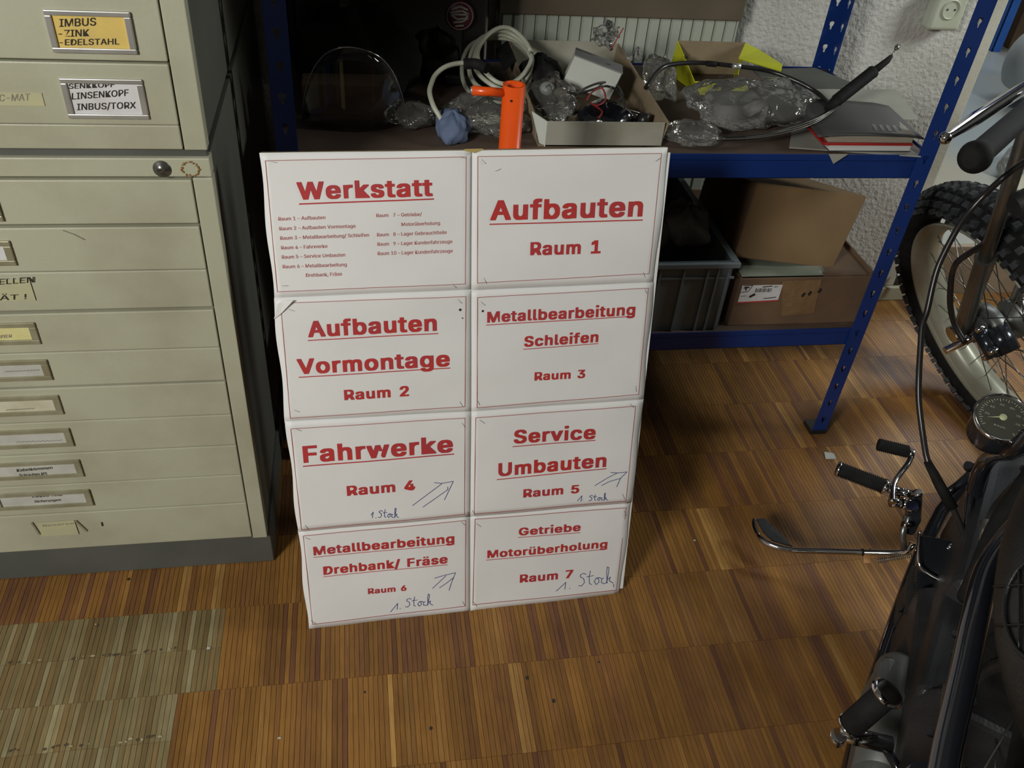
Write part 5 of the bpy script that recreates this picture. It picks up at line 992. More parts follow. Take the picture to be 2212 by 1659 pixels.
obj('upper_cover', stack(.975, 1.156, .450, .565, z+.012, z+.0155, -.004), M['redbook'], bk, bevel=.0005)
z += .0158
bk2 = thing('brown_book', (1.08, .53, z), 'thin brown-edged book lying on top of the red book', 'book')
obj('page_block', stack(.985, 1.155, .455, .57, z, z+.013, -.003), M['pages'], bk2, bevel=.0005)
z += .0135
bk3 = thing('dark_booklet', (1.08, .54, z), 'dark booklet with bent cover on top of the book stack', 'booklet')
def cov(u, v): return V(.955+.215*u, .448+.145*v, z+.004+.010*v*(1-.3*u)-.004*(1-u)*(1-v)-.006*max(0, u-.85)*6+.002*math.sin(5*u))
obj('cover', G().sheet(cov, 12, 8), M['booklet'], bk3, solid=.0012)
obj('page_block', stack(.99, 1.152, .462, .58, z, z+.0035), M['pages'], bk3)
g = G()
for k in range(5):
    x = 1.075+k*.014; g.add([cov((x-.955)/.215, .12)+V(0, 0, .0012), cov((x+.007-.955)/.215, .12)+V(0, 0, .0012), cov((x+.013-.955)/.215, .3)+V(0, 0, .0012), cov((x+.006-.955)/.215, .3)+V(0, 0, .0012)], [(0, 1, 2, 3)])
obj('cover_print', g, M['greybox'], bk3, kind='stuff')

# ================================================================ THINGS ON THE LOWER SHELF
cr = thing('plastic_crate', (.72, .65, S1), 'grey ribbed plastic crate on the lower shelf, left of the cardboard boxes', 'crate')
CX0, CX1, CYa, CYb, CZ = .45, .872, .452, .86, S1+.165
obj('crate_wall', G().bb((CX0, CYa, S1), (CX1-.012, CYa+.004, CZ)), M['crate'], cr); obj('crate_wall', G().bb((CX0, CYb-.004, S1), (CX1-.012, CYb, CZ)), M['crate'], cr)
obj('crate_wall', G().bb((CX1-.016, CYa+.004, S1), (CX1-.012, CYb-.004, CZ)), M['crate'], cr); obj('crate_wall', G().bb((CX0, CYa+.004, S1), (CX0+.004, CYb-.004, CZ)), M['crate'], cr)
obj('crate_base', G().bb((CX0+.004, CYa+.004, S1), (CX1-.016, CYb-.004, S1+.004)), M['crate'], cr)
obj('rim', G().bb((CX0-.006, CYa-.008, CZ-.012), (CX1, CYa+.004, CZ)).bb((CX1-.014, CYa+.004, CZ-.012), (CX1, CYb, CZ)), M['crate'], cr, bevel=.002)
obj('lower_rim', G().bb((CX0-.002, CYa-.004, CZ-.038), (CX1-.006, CYa, CZ-.034)), M['crate'], cr)
for k in range(9):
    x = CX1-.02-k*.022 if k < 3 else CX1-.064-(k-2)*.05
    obj('rib', G().bb((x-.0025, CYa-.005, S1), (x+.0025, CYa, CZ-.012)), M['crate'], cr)
tag(blob('milky_bag', (.80, .60, CZ+.002), (.055, .06, .045), M['bagwhite'], 51, .3, 18), 'milky plastic bag bulging out of the grey crate', 'bag')
tag(blob('grey_parcel', (.68, .62, CZ-.02), (.09, .09, .06), M['bagwhite'], 53, .2, 18), 'grey wrapped parcel inside the left of the crate', 'parcel')
tag(obj('wood_offcut', G().hexa([at(1425, 485, y=.60), at(1525, 462, y=.60), at(1525, 462, y=.66), at(1425, 485, y=.66), at(1425, 470, y=.60)+V(0,0,.008), at(1525, 458, y=.60)+V(0,0,.010), at(1525, 458, y=.66)+V(0,0,.010), at(1425, 470, y=.66)+V(0,0,.008)]), M['wooditem'], bevel=.001), 'pale wooden offcut lying across the crate', 'wood')
# lower cardboard box
lb = thing('cardboard_box', (1.03, .66, S1), 'low brown cardboard box with a shipping label, right end of the lower shelf', 'box')
LX0, LX1, LY0, LY1, LZ = .889, 1.183, .462, .86, S1+.118
obj('front_wall', G().bb((LX0, LY0, S1), (LX1, LY0+.004, LZ)), M['kraftdark'], lb, bevel=.003)
obj('side_wall', G().bb((LX0, LY0+.004, S1), (LX0+.004, LY1, LZ)), M['kraftdark'], lb); obj('side_wall', G().bb((LX1-.004, LY0+.004, S1), (LX1, LY1, LZ+.01)), M['kraftdark'], lb)
obj('rear_wall', G().bb((LX0, LY1, S1), (LX1, LY1+.004, LZ)), M['kraftdark'], lb); obj('box_floor', G().bb((LX0+.004, LY0+.004, S1), (LX1-.004, LY1, S1+.004)), M['kraftdark'], lb)
obj('top_flap', G().add([V(LX1-.11, LY0+.004, LZ+.001), V(LX1, LY0+.004, LZ+.001), V(LX1, LY1, LZ+.002), V(LX1-.05, LY1, LZ+.002)], [(0, 1, 2, 3)]), M['kraftdark'], lb, solid=.003)
obj('top_flap', G().sheet(lambda u, v: V(LX0+.004+.19*u, LY0+.006+.10*v, LZ+.001+.004*math.sin(9*u)*v+.006*v), 12, 4), M['greenpaper'], lb, solid=.0015)
Pl = lambda x, y: at(x, y, y=LY0-.0022)
a_ = at(1594, 618, y=LY0-.0012); b_ = at(1684, 650, y=LY0-.0012)
lc4 = [at(*p, y=LY0-.0012) for p in ((1593, 655), (1680, 650), (1691, 615), (1604, 617))]
lo_ = obj('shipping_label', G().add(lc4, [(0, 1, 2, 3)]), M['card_white'], lb, solid=.0006)
g = G(); ribbon(g, [(1593, 654), (1680, 649)], Pl, 2.5); obj('label_edge', g, M['redink'], lo_)
g = G()
for k in range(12): ribbon(g, [(1634+3*k, 623.5-k*.05), (1632+3*k, 631-k*.05)], Pl, 1.1 if k % 3 else 1.8)
obj('barcode', g, M['ink'], lo_, kind='stuff')
g = G()
for pts, w_ in (([(1607, 618), (1626, 617), (1616, 630), (1600, 632)], 1.2), ([(1608, 622), (1618, 621)], 3), ([(1612, 620), (1611, 627)], 3), ([(1620, 641), (1630, 636)], 4.5), ([(1648, 620), (1668, 618)], 2), ([(1650, 645), (1676, 642)], 1.6), ([(1600, 640), (1612, 639)], 1), ([(1672, 620), (1680, 619)], 1.2)): ribbon(g, pts, Pl, w_)
obj('label_print', g, M['ink'], lo_, kind='stuff')
tp = [at(*p, y=LY0-.001) for p in ((1688, 682), (1758, 676), (1775, 604), (1690, 608))]
obj('packing_tape', G().add(tp, [(0, 1, 2, 3)]), M['packtape'], lb, solid=.0006)
g = G()
for x in (1733, 1747, 1768): ribbon(g, [(x, 640-(x-1733)*.25), (x+5, 634-(x-1733)*.25)], lambda a, b: at(a, b, y=LY0-.002), 5)
obj('ink_mark', g, M['ink'], lb, kind='stuff')
# upper tilted box
ub_bl, ub_br, ub_tr, ub_tl = at(1586, 553, y=.505), at(1797, 578, y=.50), at(1870, 425, y=.545), at(1637, 396, y=.55)
ub = thing('large_cardboard_box', tuple(ub_br), 'large plain cardboard box tilted on top of the labelled one', 'box')
ux_ = (ub_br-ub_bl); uu = (ub_tl-ub_bl); dn = ux_.cross(uu).normalized(); dn = dn if dn.y > 0 else -dn
Q = [ub_bl, ub_br, ub_tr, ub_tl]; D = .25; ds = dn*D
# four walls and a base, open upwards
def wall(a, b, c, d, nm='box_wall', m='kraft'): return obj(nm, G().add([a, b, c, d], [(0, 1, 2, 3)]), M[m], ub, solid=.0035)
wall(Q[0], Q[1], Q[2], Q[3], 'front_wall'); wall(Q[0]+ds, Q[1]+ds, Q[2]+ds, Q[3]+ds, 'rear_wall', 'kraftdark')
wall(Q[0], Q[3], Q[3]+ds, Q[0]+ds, 'side_wall', 'kraftdark'); wall(Q[1], Q[2], Q[2]+ds, Q[1]+ds, 'side_wall', 'kraftdark'); wall(Q[0], Q[1], Q[1]+ds, Q[0]+ds, 'box_base', 'kraftdark')
wall(Q[3], Q[2], Q[2]+ds*.98, Q[3]+ds*.98+V(0, 0, -.006), 'top_flap', 'kraft')

# ================================================================ MOTORCYCLE
HD = V(.65, .76, 0).normalized(); RT = V(.76, -.65, 0).normalized()
mc = thing('motorcycle', (1.15, -.1, 0), 'black and chrome custom motorcycle with a knobbly front tyre, at the right edge', 'motorcycle')
def B(px, py, z): return at(px, py, z=z)
def Bk(h, r, z): return HD*h+RT*r+V(0, 0, z)
WC = V(1.509, .429, .306); yaw, tilt = 1.658, .481
wu = V(math.cos(yaw), math.sin(yaw), 0); wa = V(-math.sin(yaw), math.cos(yaw), 0)
wup = math.cos(tilt)*V(0, 0, 1)+math.sin(tilt)*wa; wax = math.cos(tilt)*wa-math.sin(tilt)*V(0, 0, 1)
WM = Matrix((wu, wup, wax)).transposed().to_4x4(); WM.translation = WC    # local Z = axle, pointing to the left side of the bike
RR, RO = .266, .338
# tyre carcass: closed section
sec = []
for k in range(18):
    a = 2*PI*k/18; x = math.sin(a); y = math.cos(a)
    r_ = (RR+RO-.008)/2 + (RO-.008-RR)/2*y*(1.0); sec.append((r_+.003, x*.050*(1-.12*max(0, -y))))
tyre = obj('tyre', G().lathe(sec, WM, 72, True, closedprof=True), M['rubber'], mc, label='knobbly black front tyre')
nk = 64
def knob(a, off, lat, w, l, h):
    # block on the crown at angular position a and lateral angle lat (0 = top of the section)
    rc = (RR+RO-.008)/2+.003; rs = (RO-.008-RR)/2; cz_ = math.sin(lat)*.050; cr = rc+rs*math.cos(lat)
    er = V(math.cos(a), math.sin(a), 0); et = V(-math.sin(a), math.cos(a), 0); ez = V(0, 0, 1)
    nrm = (er*math.cos(lat)*.8+ez*math.sin(lat)).normalized(); sid = (ez*math.cos(lat)-er*math.sin(lat)*.8).normalized()
    c = er*cr+ez*cz_-nrm*.004
    p = []
    for hh, s_ in ((0, 1.0), (h+.004, .86)):
        for i, j in ((-1, -1), (1, -1), (1, 1), (-1, 1)): p.append(WM @ (c+nrm*hh+et*(i*l/2*s_)+sid*(j*w/2*s_)))
    return p
g = G()
for k in range(nk):
    a = 2*PI*k/nk; h = PI/nk
    for (da, lat, w_, l_) in ((0, 0, .0175, .0165), (h, .50, .0155, .0165), (h, -.50, .0155, .0165), (0, .98, .0145, .015), (0, -.98, .0145, .015), (h, 1.42, .011, .013), (h, -1.42, .011, .013)):
        g.hexa(knob(a+da, 0, lat, w_, l_, .0085))
obj('tread_blocks', g, M['knob'], tyre, kind='stuff')
rim = obj('rim', G().lathe([(RR+.001, .040), (RR+.004, .036), (RR-.004, .034), (RR-.012, .028), (RR-.022, .018), (RR-.026, .010), (RR-.026, -.010), (RR-.022, -.018), (RR-.012, -.028), (RR-.004, -.034), (RR+.004, -.036), (RR+.001, -.040), (RR-.003, -.038), (RR-.014, -.022), (RR-.018, 0), (RR-.014, .022), (RR-.003, .038)], WM, 72, True, closedprof=True), M['rim'], mc, label='satin aluminium wheel rim')
hub = obj('hub', G().lathe([(0, .062), (.012, .062), (.013, .045), (.044, .042), (.046, .030), (.030, .024), (.027, -.024), (.046, -.030), (.044, -.042), (.013, -.045), (0, -.06)], WM, 32), M['greycast'], mc)
for k in range(36):
    a = 2*PI*(k+.5)/36; s = 1 if k % 2 else -1; cr_ = .42 if (k//2) % 2 else -.42
    p = WM @ V(.043*math.cos(a+cr_*2), .043*math.sin(a+cr_*2), s*.034); q_ = WM @ V((RR-.024)*math.cos(a), (RR-.024)*math.sin(a), s*.006)
    obj('spoke', G().tube([p, q_], .00125, 6), M['dullchrome'], mc)
obj('brake_drum', G().lathe([(0, .034), (.055, .034), (.060, .028), (.060, .004), (.03, 0), (0, 0)], WM, 36), M['greycast'], mc)
obj('axle', G().tube([WM @ V(0, 0, -.115), WM @ V(0, 0, .125)], .009, 14), M['chrome'], mc)
fd = (V(-.50, -.36, .79)); fd = (fd-wax*fd.dot(wax)).normalized()
for s in (1, -1):
    b = WM @ V(.03, .0, s*.066)
    obj('fork_slider', G().tube([b-fd*.03, b-fd*.01, b+fd*.30, b+fd*.305], [.014, .0185, .018, .0205], 20), M['dullchrome'], mc)
    obj('fork_tube', G().tube([b+fd*.30, b+fd*.72], .0135, 18), M['dullchrome'], mc)
    obj('axle_clamp', G().tube([b+wax*s*.024, b-wax*s*.02], .022, 16), M['chrome'], mc)
obj('brake_caliper', G().tube([WM @ V(-.055, .07, .045), WM @ V(-.10, .03, .045)], .026, 12).tube([WM @ V(-.05, .075, .075), WM @ V(-.10, .035, .075)], .016, 12), M['casing'], mc)
for k, (u, v) in enumerate(((-.06, .09), (-.10, .055), (-.04, .055), (-.08, .02))):
    obj('caliper_bolt', G().tube([WM @ V(u, v, .068), WM @ V(u, v, .088)], .006, 6), M['chrome'], mc)
# front brake hose, clutch cable
c2 = [((2150, 508), .60), ((2128, 526), .57), ((2095, 546), .53), ((2068, 566), .50), ((2057, 590), .46), ((2053, 626), .42), ((2053, 662), .38), ((2062, 700), .34), ((2085, 742), .31)]
obj('brake_hose', G().tube(smoothpath([B(*p, z) for p, z in c2], 4), .0062, 12), M['blackcable'], mc)
c1 = [((2290, 300), .88), ((2212, 350), .85), ((2167, 384), .83), ((2131, 417), .80), ((2100, 450), .775), ((2068, 494), .74), ((2032, 563), .69), ((2017, 608), .66), ((2003, 671), .62), ((1992, 704), .60), ((1988, 758), .57), ((1985, 813), .54), ((1985, 867), .51), ((1993, 935), .475), ((2005, 1000), .445), ((2032, 1052), .42), ((2064, 1110), .39), ((2085, 1160), .36)]
obj('clutch_cable', G().tube(smoothpath([B(*p, z) for p, z in c1], 4), .0046, 12), M['blackcable'], mc)
obj('cable_boot', G().tube([B(2003, 996, .447), B(2032, 1052, .42), B(2058, 1098, .397)], [.0058, .0082, .0085], 12), M['rubber'], mc)
# handlebar with grip and lever
ge = B(2100, 345, .90); gi = B(2260, 205, .905)
gd = (gi-ge).normalized()
obj('handlebar', G().tube(smoothpath([gi-gd*.04, gi+gd*.06, gi+gd*.12+RT*.05+V(0, 0, -.03), V(1.32, .16, .84), V(1.42, .06, .86), V(1.46, -.02, .90)], 5), .0115, 14), M['chrome'], mc)
L_ = (gi-ge).length
obj('grip', G().tube([ge-gd*.006, ge, ge+gd*.006, ge+gd*.013, ge+gd*.024, ge+gd*.034, ge+gd*L_], [.010, .0165, .0205, .0215, .0195, .0168, .0162], 28), M['rubber'], mc, label='long black rubber handlebar grip')
lb_ = at(2042, 298, z=.905); li = B(2240, 172, .90)
lp = [lb_, lb_.lerp(li, .12), lb_.lerp(li, .3), lb_.lerp(li, .6), li]
lev = obj('clutch_lever', G().tube(smoothpath(lp, 4), [.0048]+[.0058+.0046*min(1, k/7) for k in range(16)], 16), M['chrome'], mc)
obj('lever_ball', G().lathe([(.0085*math.cos(a), .0085*math.sin(a)) for a in [-PI/2+PI*k/12 for k in range(13)]], Matrix.Translation(lb_), 20), M['chrome'], lev)
# steering head, yokes and backbone
FTp = WC+wup*0+fd*.62; hs = (fd*1.0).normalized(); ofs = wax*.072
obj('lower_yoke', G().tube([WC+fd*.50+ofs, WC+fd*.50-ofs], .022, 14), M['blackmatt'], mc)
obj('upper_yoke', G().tube([WC+fd*.68+ofs, WC+fd*.68-ofs], .020, 14), M['blackmatt'], mc)
obj('steering_head', G().tube([WC+fd*.49-wu*.045, WC+fd*.69-wu*.045], .026, 18), M['blackgloss'], mc)
obj('handlebar_riser', G().tube([WC+fd*.68, V(1.20, .175, .87)], .014, 12), M['chrome'], mc)
obj('backbone', G().tube(smoothpath([WC+fd*.60-wu*.05, Bk(.62, 1.0, .74), Bk(.36, 1.0, .72), Bk(0, 1.0, .68)], 4), .02, 16), M['blackgloss'], mc)
for s_ in (-1, 1): obj('downtube', G().tube(smoothpath([WC+fd*.52-wu*.05, Bk(.80, 1.0+.06*s_, .48), Bk(.78, 1.0+.11*s_, .18), Bk(.4, 1.0+.12*s_, .13), Bk(.08, 1.0+.12*s_, .22), Bk(-.1, 1.0+.12*s_, .6)], 4), .013, 12), M['blackgloss'], mc)
# speedometer
sp0 = B(2166, 903, .62); m, _ = axis(sp0, sp0+V(-.30, -.36, 1)); 
sp = obj('speedometer_cup', G().lathe([(0, -.058), (.026, -.056), (.033, -.045), (.0345, -.004), (.0345, 0)], m, 40), M['casing'], mc)
obj('bezel', G().lathe([(.0335, -.004), (.0365, -.003), (.0375, .001), (.0355, .004), (.0335, .003), (.033, -.002)], m, 48, closedprof=True), M['chrome'], sp)
obj('dial', G().lathe([(0, .0005), (.0335, .0005)], m, 40, cap=False), M['dialface'], sp)
g = G()
ux3 = Vector((m[0][0], m[1][0], m[2][0])); uy3 = Vector((m[0][1], m[1][1], m[2][1])); uz3 = Vector((m[0][2], m[1][2], m[2][2]))
# dial axes as seen by the rider: right and up along the face
dr_ = RT; dr_ = (dr_-uz3*dr_.dot(uz3)).normalized(); du_ = uz3.cross(dr_)
D2 = lambda x, y, h=.0011: sp0+dr_*x+du_*y+uz3*h
for k in range(37):
    a = math.radians(225-270*k/36); r0, r1 = (.0245 if k % 3 == 0 else .0265), .0292; w_ = .0005
    ca, sa = math.cos(a), math.sin(a)
    g.add([D2(r0*ca-w_*sa, r0*sa+w_*ca), D2(r0*ca+w_*sa, r0*sa-w_*ca), D2(r1*ca+w_*sa, r1*sa-w_*ca), D2(r1*ca-w_*sa, r1*sa+w_*ca)], [(0, 1, 2, 3)])
obj('scale_marks', g, M['dialprint'], sp, kind='stuff')
for k, t_ in enumerate(('20', '40', '60', '80', '100', '120')):
    a = math.radians(225-270*(k+1)/7); x, y = .0195*math.cos(a), .0195*math.sin(a); g = G()
    put_text(g, t_, lambda X, Y: D2(X, -Y), (x-.0028, -y+.0012), (x+.0028, -y+.0012), .0028, .008); obj('dial_number', g, M['dialprint'], sp)
g = G(); put_text(g, 'km/h', lambda X, Y: D2(X, -Y), (-.007, .0155), (.007, .0155), .0026, .008) 
obj('dial_number', g, M['dialprint'], sp)
na = math.radians(205); g = G(); g.lathe([(0, .0035), (.0048, .0035), (.0048, .002)], m, 20, cap=False)
g.add([D2(.0012*math.sin(na), -.0012*math.cos(na), .003), D2(-.0012*math.sin(na), .0012*math.cos(na), .003), D2(.021*math.cos(na), .021*math.sin(na), .003)], [(0, 1, 2)])
obj('needle', g, M['needle'], sp)
# frame rails, seat / tank body
rl = [B(2310, 1030, .67), B(2262, 1076, .68), B(2212, 1125, .68), B(2165, 1182, .68), B(2128, 1248, .675), B(2106, 1340, .67), B(2086, 1440, .66), B(2066, 1530, .65), B(2046, 1620, .64), B(2028, 1720, .63)]
obj('frame_rail', G().tube(smoothpath(rl, 4), .0125, 18), M['blackgloss'], mc)
def Bk(h, r, z): return HD*h+RT*r+V(0, 0, z)
h0 = B(2212, 1300, .74); hb = h0.dot(HD); rb = .99
def body(u, v):
    t = u; h = -.17+.50*t; a = 2*PI*v
    k = math.sqrt(max(0, 1-(2*t-1)**2)) if t > .5 else max(0, math.sin(PI*t))**.5
    k = max(.02, k); wd = .125*k**.9; ht = .085*k**.8
    ca, sa = math.cos(a), math.sin(a)
    return Bk(h, rb+wd*math.copysign(abs(ca)**.75, ca), .745+.03*t+ht*math.copysign(abs(sa)**.8, sa))
tank = obj('fuel_tank', G().sheet(body, 28, 36), M['leather'], mc, label='black leather-covered tank body with a round stitched panel')
cc_ = B(2232, 1300, .80)
for s_ in (0,):
    g = G(); ring = []
    for k in range(48):
        a = 2*PI*k/48; px, py = 2262+88*math.cos(a), 1318+118*math.sin(a); ring.append((px, py))
def tank_hit(px, py):   # first hit of a view ray with the tank body, by stepping through its surface grid
    d = ray(px, py); bestt = None
    return d
tm = tank.data
from mathutils.bvhtree import BVHTree
bv = BVHTree.FromPolygons([v.co+LOC[mc.name] for v in tm.vertices], [tuple(p.vertices) for p in tm.polygons])
def on_tank(px, py, off=.0015):
    h = bv.ray_cast(CAM, ray(px, py).normalized())
    return (h[0]+h[1]*(off if h[1].dot(ray(px, py)) < 0 else -off)) if h[0] else None
pts = [on_tank(*q) for q in ring]; pts = [p for p in pts if p]
if len(pts) > 6: obj('stitched_groove', G().tube(pts, .0022, 6, closed=len(pts) == 48), M['leather'], tank)
for row in ([(2150+k*12, 1268-k*.6) for k in range(9)], [(2150+k*12, 1352-k*.3) for k in range(9)], [(2205, 1225+k*16) for k in range(12)]):
    pts = [on_tank(*q) for q in row]; pts = [p for p in pts if p]
    if len(pts) > 2: obj('stitching', G().tube(pts, .0011, 5), M['leather'], tank)
def seat(u, v):
    h = -.52+.38*u; a = 2*PI*v; k = math.sin(PI*(.06+.88*u))**.35; ca, sa = math.cos(a), math.sin(a)
    return Bk(h, rb+.13*k*math.copysign(abs(ca)**.7, ca), .70+.045*k*math.copysign(abs(sa)**.7, sa))
obj('seat', G().sheet(seat, 18, 28), M['leather'], mc)
# engine: crankcase, cylinders with fins, covers
def bbox_b(h0, h1, r0, r1, z0, z1): return G().hexa([Bk(h0, r0, z0), Bk(h1, r0, z0), Bk(h1, r1, z0), Bk(h0, r1, z0), Bk(h0, r0, z1), Bk(h1, r0, z1), Bk(h1, r1, z1), Bk(h0, r1, z1)])
obj('crankcase', bbox_b(.38, .74, .90, 1.13, .16, .40), M['blackmatt'], mc, bevel=.02, seg=3)
obj('gearbox', bbox_b(.20, .42, .90, 1.12, .18, .36), M['blackmatt'], mc, bevel=.015, seg=3)
for (hh, lean_) in ((.64, .10), (.46, -.10)):
    base = Bk(hh, 1.01, .38); top = Bk(hh+lean_, 1.01, .60); m, l_ = axis(base, top)
    pr = []
    for k in range(9): z = .02+k*.022; pr += [(.042, z), (.066, z+.002), (.066, z+.006), (.042, z+.008)]
    cyl_ = obj('cylinder', G().lathe([(0, 0), (.042, 0)]+pr+[(.05, l_), (0, l_)], m, 32, smooth=False), M['blackmatt'], mc)
    obj('cylinder_head', G().lathe([(0, l_), (.058, l_), (.060, l_+.03), (.045, l_+.045), (0, l_+.048)], m, 28), M['casing'], mc, bevel=.003)
# big round ribbed cover on the left
dc = B(2216, 1078, .47); m = frame(dc, HD, V(0, 0, 1)); m2 = frame(dc, HD, V(0, 0, 1)); zl = -RT+V(0, 0, .42)
m, _ = axis(dc, dc+zl)
obj('round_cover', G().lathe([(0, .010), (.030, .010), (.031, .008), (.044, .008), (.045, .006), (.058, .006), (.059, .004), (.074, .003), (.078, -.002), (.078, -.03), (0, -.03)], m, 56), M['greycast'], mc, label='round grey ribbed cover')
# brass plates and chrome fittings
for q4, zz in ((((2120, 1130), (2142, 1126), (2136, 1215), (2112, 1205)), .46), (((2160, 1150), (2182, 1142), (2176, 1172), (2160, 1178)), .46)):
    ps = [B(*p, zz) for p in q4]; obj('brass_plate', G().add(ps, [(0, 1, 2, 3)]), M['brass'], mc, solid=.006, bevel=.001)
obj('fitting', G().tube([B(2128, 1128, .475), B(2134, 1168, .47)], .008, 14), M['dullchrome'], mc)
obj('fitting', G().tube([B(2112, 1205, .47), B(2126, 1220, .468)], .004, 10), M['chrome'], mc)
# black hoses crossing in front
obj('oil_hose', G().tube(smoothpath([B(2240, 1000, .60), B(2206, 1052, .585), B(2172, 1100, .57), B(2140, 1160, .55), B(2108, 1240, .52), B(2085, 1290, .47)], 4), .010, 14), M['rubber'], mc)
obj('frame_tube', G().tube(smoothpath([B(2260, 900, .66), B(2196, 968, .60), B(2140, 985, .50), B(2110, 1040, .42), B(2098, 1120, .34), B(2088, 1200, .27)], 4), .0125, 14), M['blackgloss'], mc)
obj('frame_tube', G().tube(smoothpath([B(2050, 1062, .37), B(2072, 1046, .385), B(2098, 1022, .40), B(2106, 1006, .41)], 4), .0065, 12), M['casing'], mc)
obj('frame_tube', G().tube(smoothpath([B(2109, 1008, .415), B(2100, 1052, .40), B(2090, 1130, .37), B(2082, 1200, .34), B(2074, 1240, .32)], 4), .0055, 12), M['blackgloss'], mc)
obj('bolt_head', G().tube([B(2093, 1008, .425), B(2091, 1004, .433)], [.0085, .006], 14), M['casing'], mc)
obj('bolt_head', G().tube([B(2075, 1232, .335), B(2075, 1228, .345)], .005, 12), M['chrome'], mc)
# lower left cover and fins
cvr = [B(1985, 1150, .30), B(2082, 1168, .30), B(2076, 1250, .27), B(1980, 1230, .27)]
dwn = V(0, 0, -.12)+RT*.03
obj('primary_cover', G().hexa([p+dwn for p in cvr]+cvr), M['casing'], mc, bevel=.008, seg=3)
for k in range(13):
    a = B(1972-.6*k, 1222+k*6.2, .24-.002*k); b = B(1992-.9*k, 1221+k*6.2, .24-.002*k)
    obj('cooling_fin', G().hexa([a+V(0, 0, -.03), b+V(0, 0, -.03), b+V(0, 0, -.03)-HD*.0022, a+V(0, 0, -.03)-HD*.0022, a, b, b-HD*.0022, a-HD*.0022]), M['dullchrome'], mc)
obj('cover_edge', G().tube(smoothpath([B(1986, 1148, .305), B(1984, 1200, .29), B(1990, 1226, .28), B(2020, 1248, .275), B(2055, 1262, .275), B(2086, 1264, .28)], 4), .003, 10), M['chrome'], mc)
obj('cover_screw', G().tube([B(2050, 1182, .297), B(2058, 1180, .303)], [.006, .004], 12), M['chrome'], mc)
obj('cover_strip', G().add([B(2066, 1172, .302), B(2078, 1172, .302), B(2074, 1225, .285), B(2062, 1225, .285)], [(0, 1, 2, 3)]), M['greycast'], mc, solid=.002)
obj('fin_case', G().hexa([p+V(0, 0, -.08) for p in (B(1974, 1226, .235), B(1996, 1224, .235), B(1986, 1300, .21), B(1962, 1300, .21))]+[B(1974, 1226, .232), B(1996, 1224, .232), B(1986, 1300, .207), B(1962, 1300, .207)]), M['blackmatt'], mc)
lw = [B(1985, 1262, .26), B(2082, 1262, .30), B(2052, 1500, .34), B(1958, 1500, .30)]
obj('side_case', G().hexa([p+V(0, 0, -.14) for p in lw]+lw), M['blackmatt'], mc, bevel=.012, seg=3)
lw2 = [B(1975, 1480, .33), B(2056, 1480, .40), B(2010, 1760, .42), B(1930, 1760, .36)]
obj('swingarm', G().hexa([p+V(0, 0, -.06) for p in lw2]+lw2), M['blackmatt'], mc, bevel=.01, seg=3)
obj('chain_guard', G().tube(smoothpath([B(2043, 1480, .43), B(2036, 1540, .44), B(2030, 1600, .445), B(2022, 1690, .45)], 3), .0035, 10), M['dullchrome'], mc)
# muffler
mf0 = B(1948, 1440, .24); mf1 = B(1900, 1690, .27)
obj('muffler', G().tube([mf0, mf0.lerp(mf1, .04), mf0.lerp(mf1, .08), mf1], [.024, .034, .036, .036], 32), M['greycast'], mc, label='dull grey silencer tube')
obj('exhaust_pipe', G().tube(smoothpath([mf0, B(1985, 1380, .22), B(2030, 1300, .22), Bk(.62, .98, .25)], 4), .02, 16), M['blackmatt'], mc)
# foot peg, shift lever
fp0, fp1 = B(1806, 1011, .245), B(1911, 1051, .245)
fd_ = (fp1-fp0).normalized(); pl_ = (fp1-fp0).length; pts, rr = [], []
for k in range(45):
    t = k/44; pts.append(fp0.lerp(fp1, .08+.90*t)); rr.append(.0135+(.0016 if k % 2 else -.0014))
peg = obj('foot_peg', G().tube(pts, rr, 18), M['rubber'], mc)
obj('end_cap', G().tube([fp0, fp0.lerp(fp1, .05), fp0.lerp(fp1, .08)], [.0128, .0155, .0155], 18), M['chrome'], peg)
obj('inner_collar', G().tube([fp0.lerp(fp1, .97), fp0.lerp(fp1, 1.05)], .0150, 18), M['chrome'], peg)
obj('peg_mount', G().tube([fp1+fd_*.004, fp1+fd_*.030], .0095, 14), M['chrome'], mc)
obj('pivot_bolt', G().tube([B(1923, 1085, .235), B(1944, 1086, .235)], [.0095, .0095], 16), M['chrome'], mc)
obj('pivot_bolt', G().tube([B(1946, 1087, .233), B(1966, 1090, .231)], [.0115, .0105], 16), M['chrome'], mc)
obj('pivot_bolt', G().tube([B(1944, 1062, .245), B(1968, 1066, .243)], [.008, .008], 16), M['chrome'], mc)
sr0, sr1 = B(1896, 960, .28), B(1962, 976, .28); pts, rr = [], []
for k in range(31): pts.append(sr0.lerp(sr1, k/30)); rr.append(.0112+(.0013 if k % 2 else -.0011))
sh = obj('shift_lever', G().tube(smoothpath([sr1, B(1968, 974, .28), B(1965, 996, .272), B(1946, 1022, .262), B(1930, 1048, .255), B(1928, 1086, .247)], 4), .0052, 12), M['chrome'], mc)
obj('shift_rubber', G().tube(pts, rr, 16), M['rubber'], sh)
obj('lever_joint', G().tube([sr1-V(0, 0, .003), sr1+fd_*.012], .0085, 14), M['chrome'], sh)
br_ = [B(1973, 1052, .25), B(1996, 1060, .25), B(1992, 1128, .22), B(1962, 1122, .22)]
obj('peg_bracket', G().hexa([p+V(0, 0, -.04) for p in br_]+br_), M['casing'], mc, bevel=.006, seg=3)
obj('bracket_bolt', G().tube([B(1971, 1098, .238), B(1970, 1092, .247)], .0105, 16), M['chrome'], mc)
obj('bracket_bolt', G().tube([B(1984, 1070, .255), B(1982, 1062, .262)], .0085, 16), M['chrome'], mc)
obj('bracket_bolt', G().tube([B(1950, 1132, .225), B(1966, 1136, .222)], .0055, 12), M['chrome'], mc)
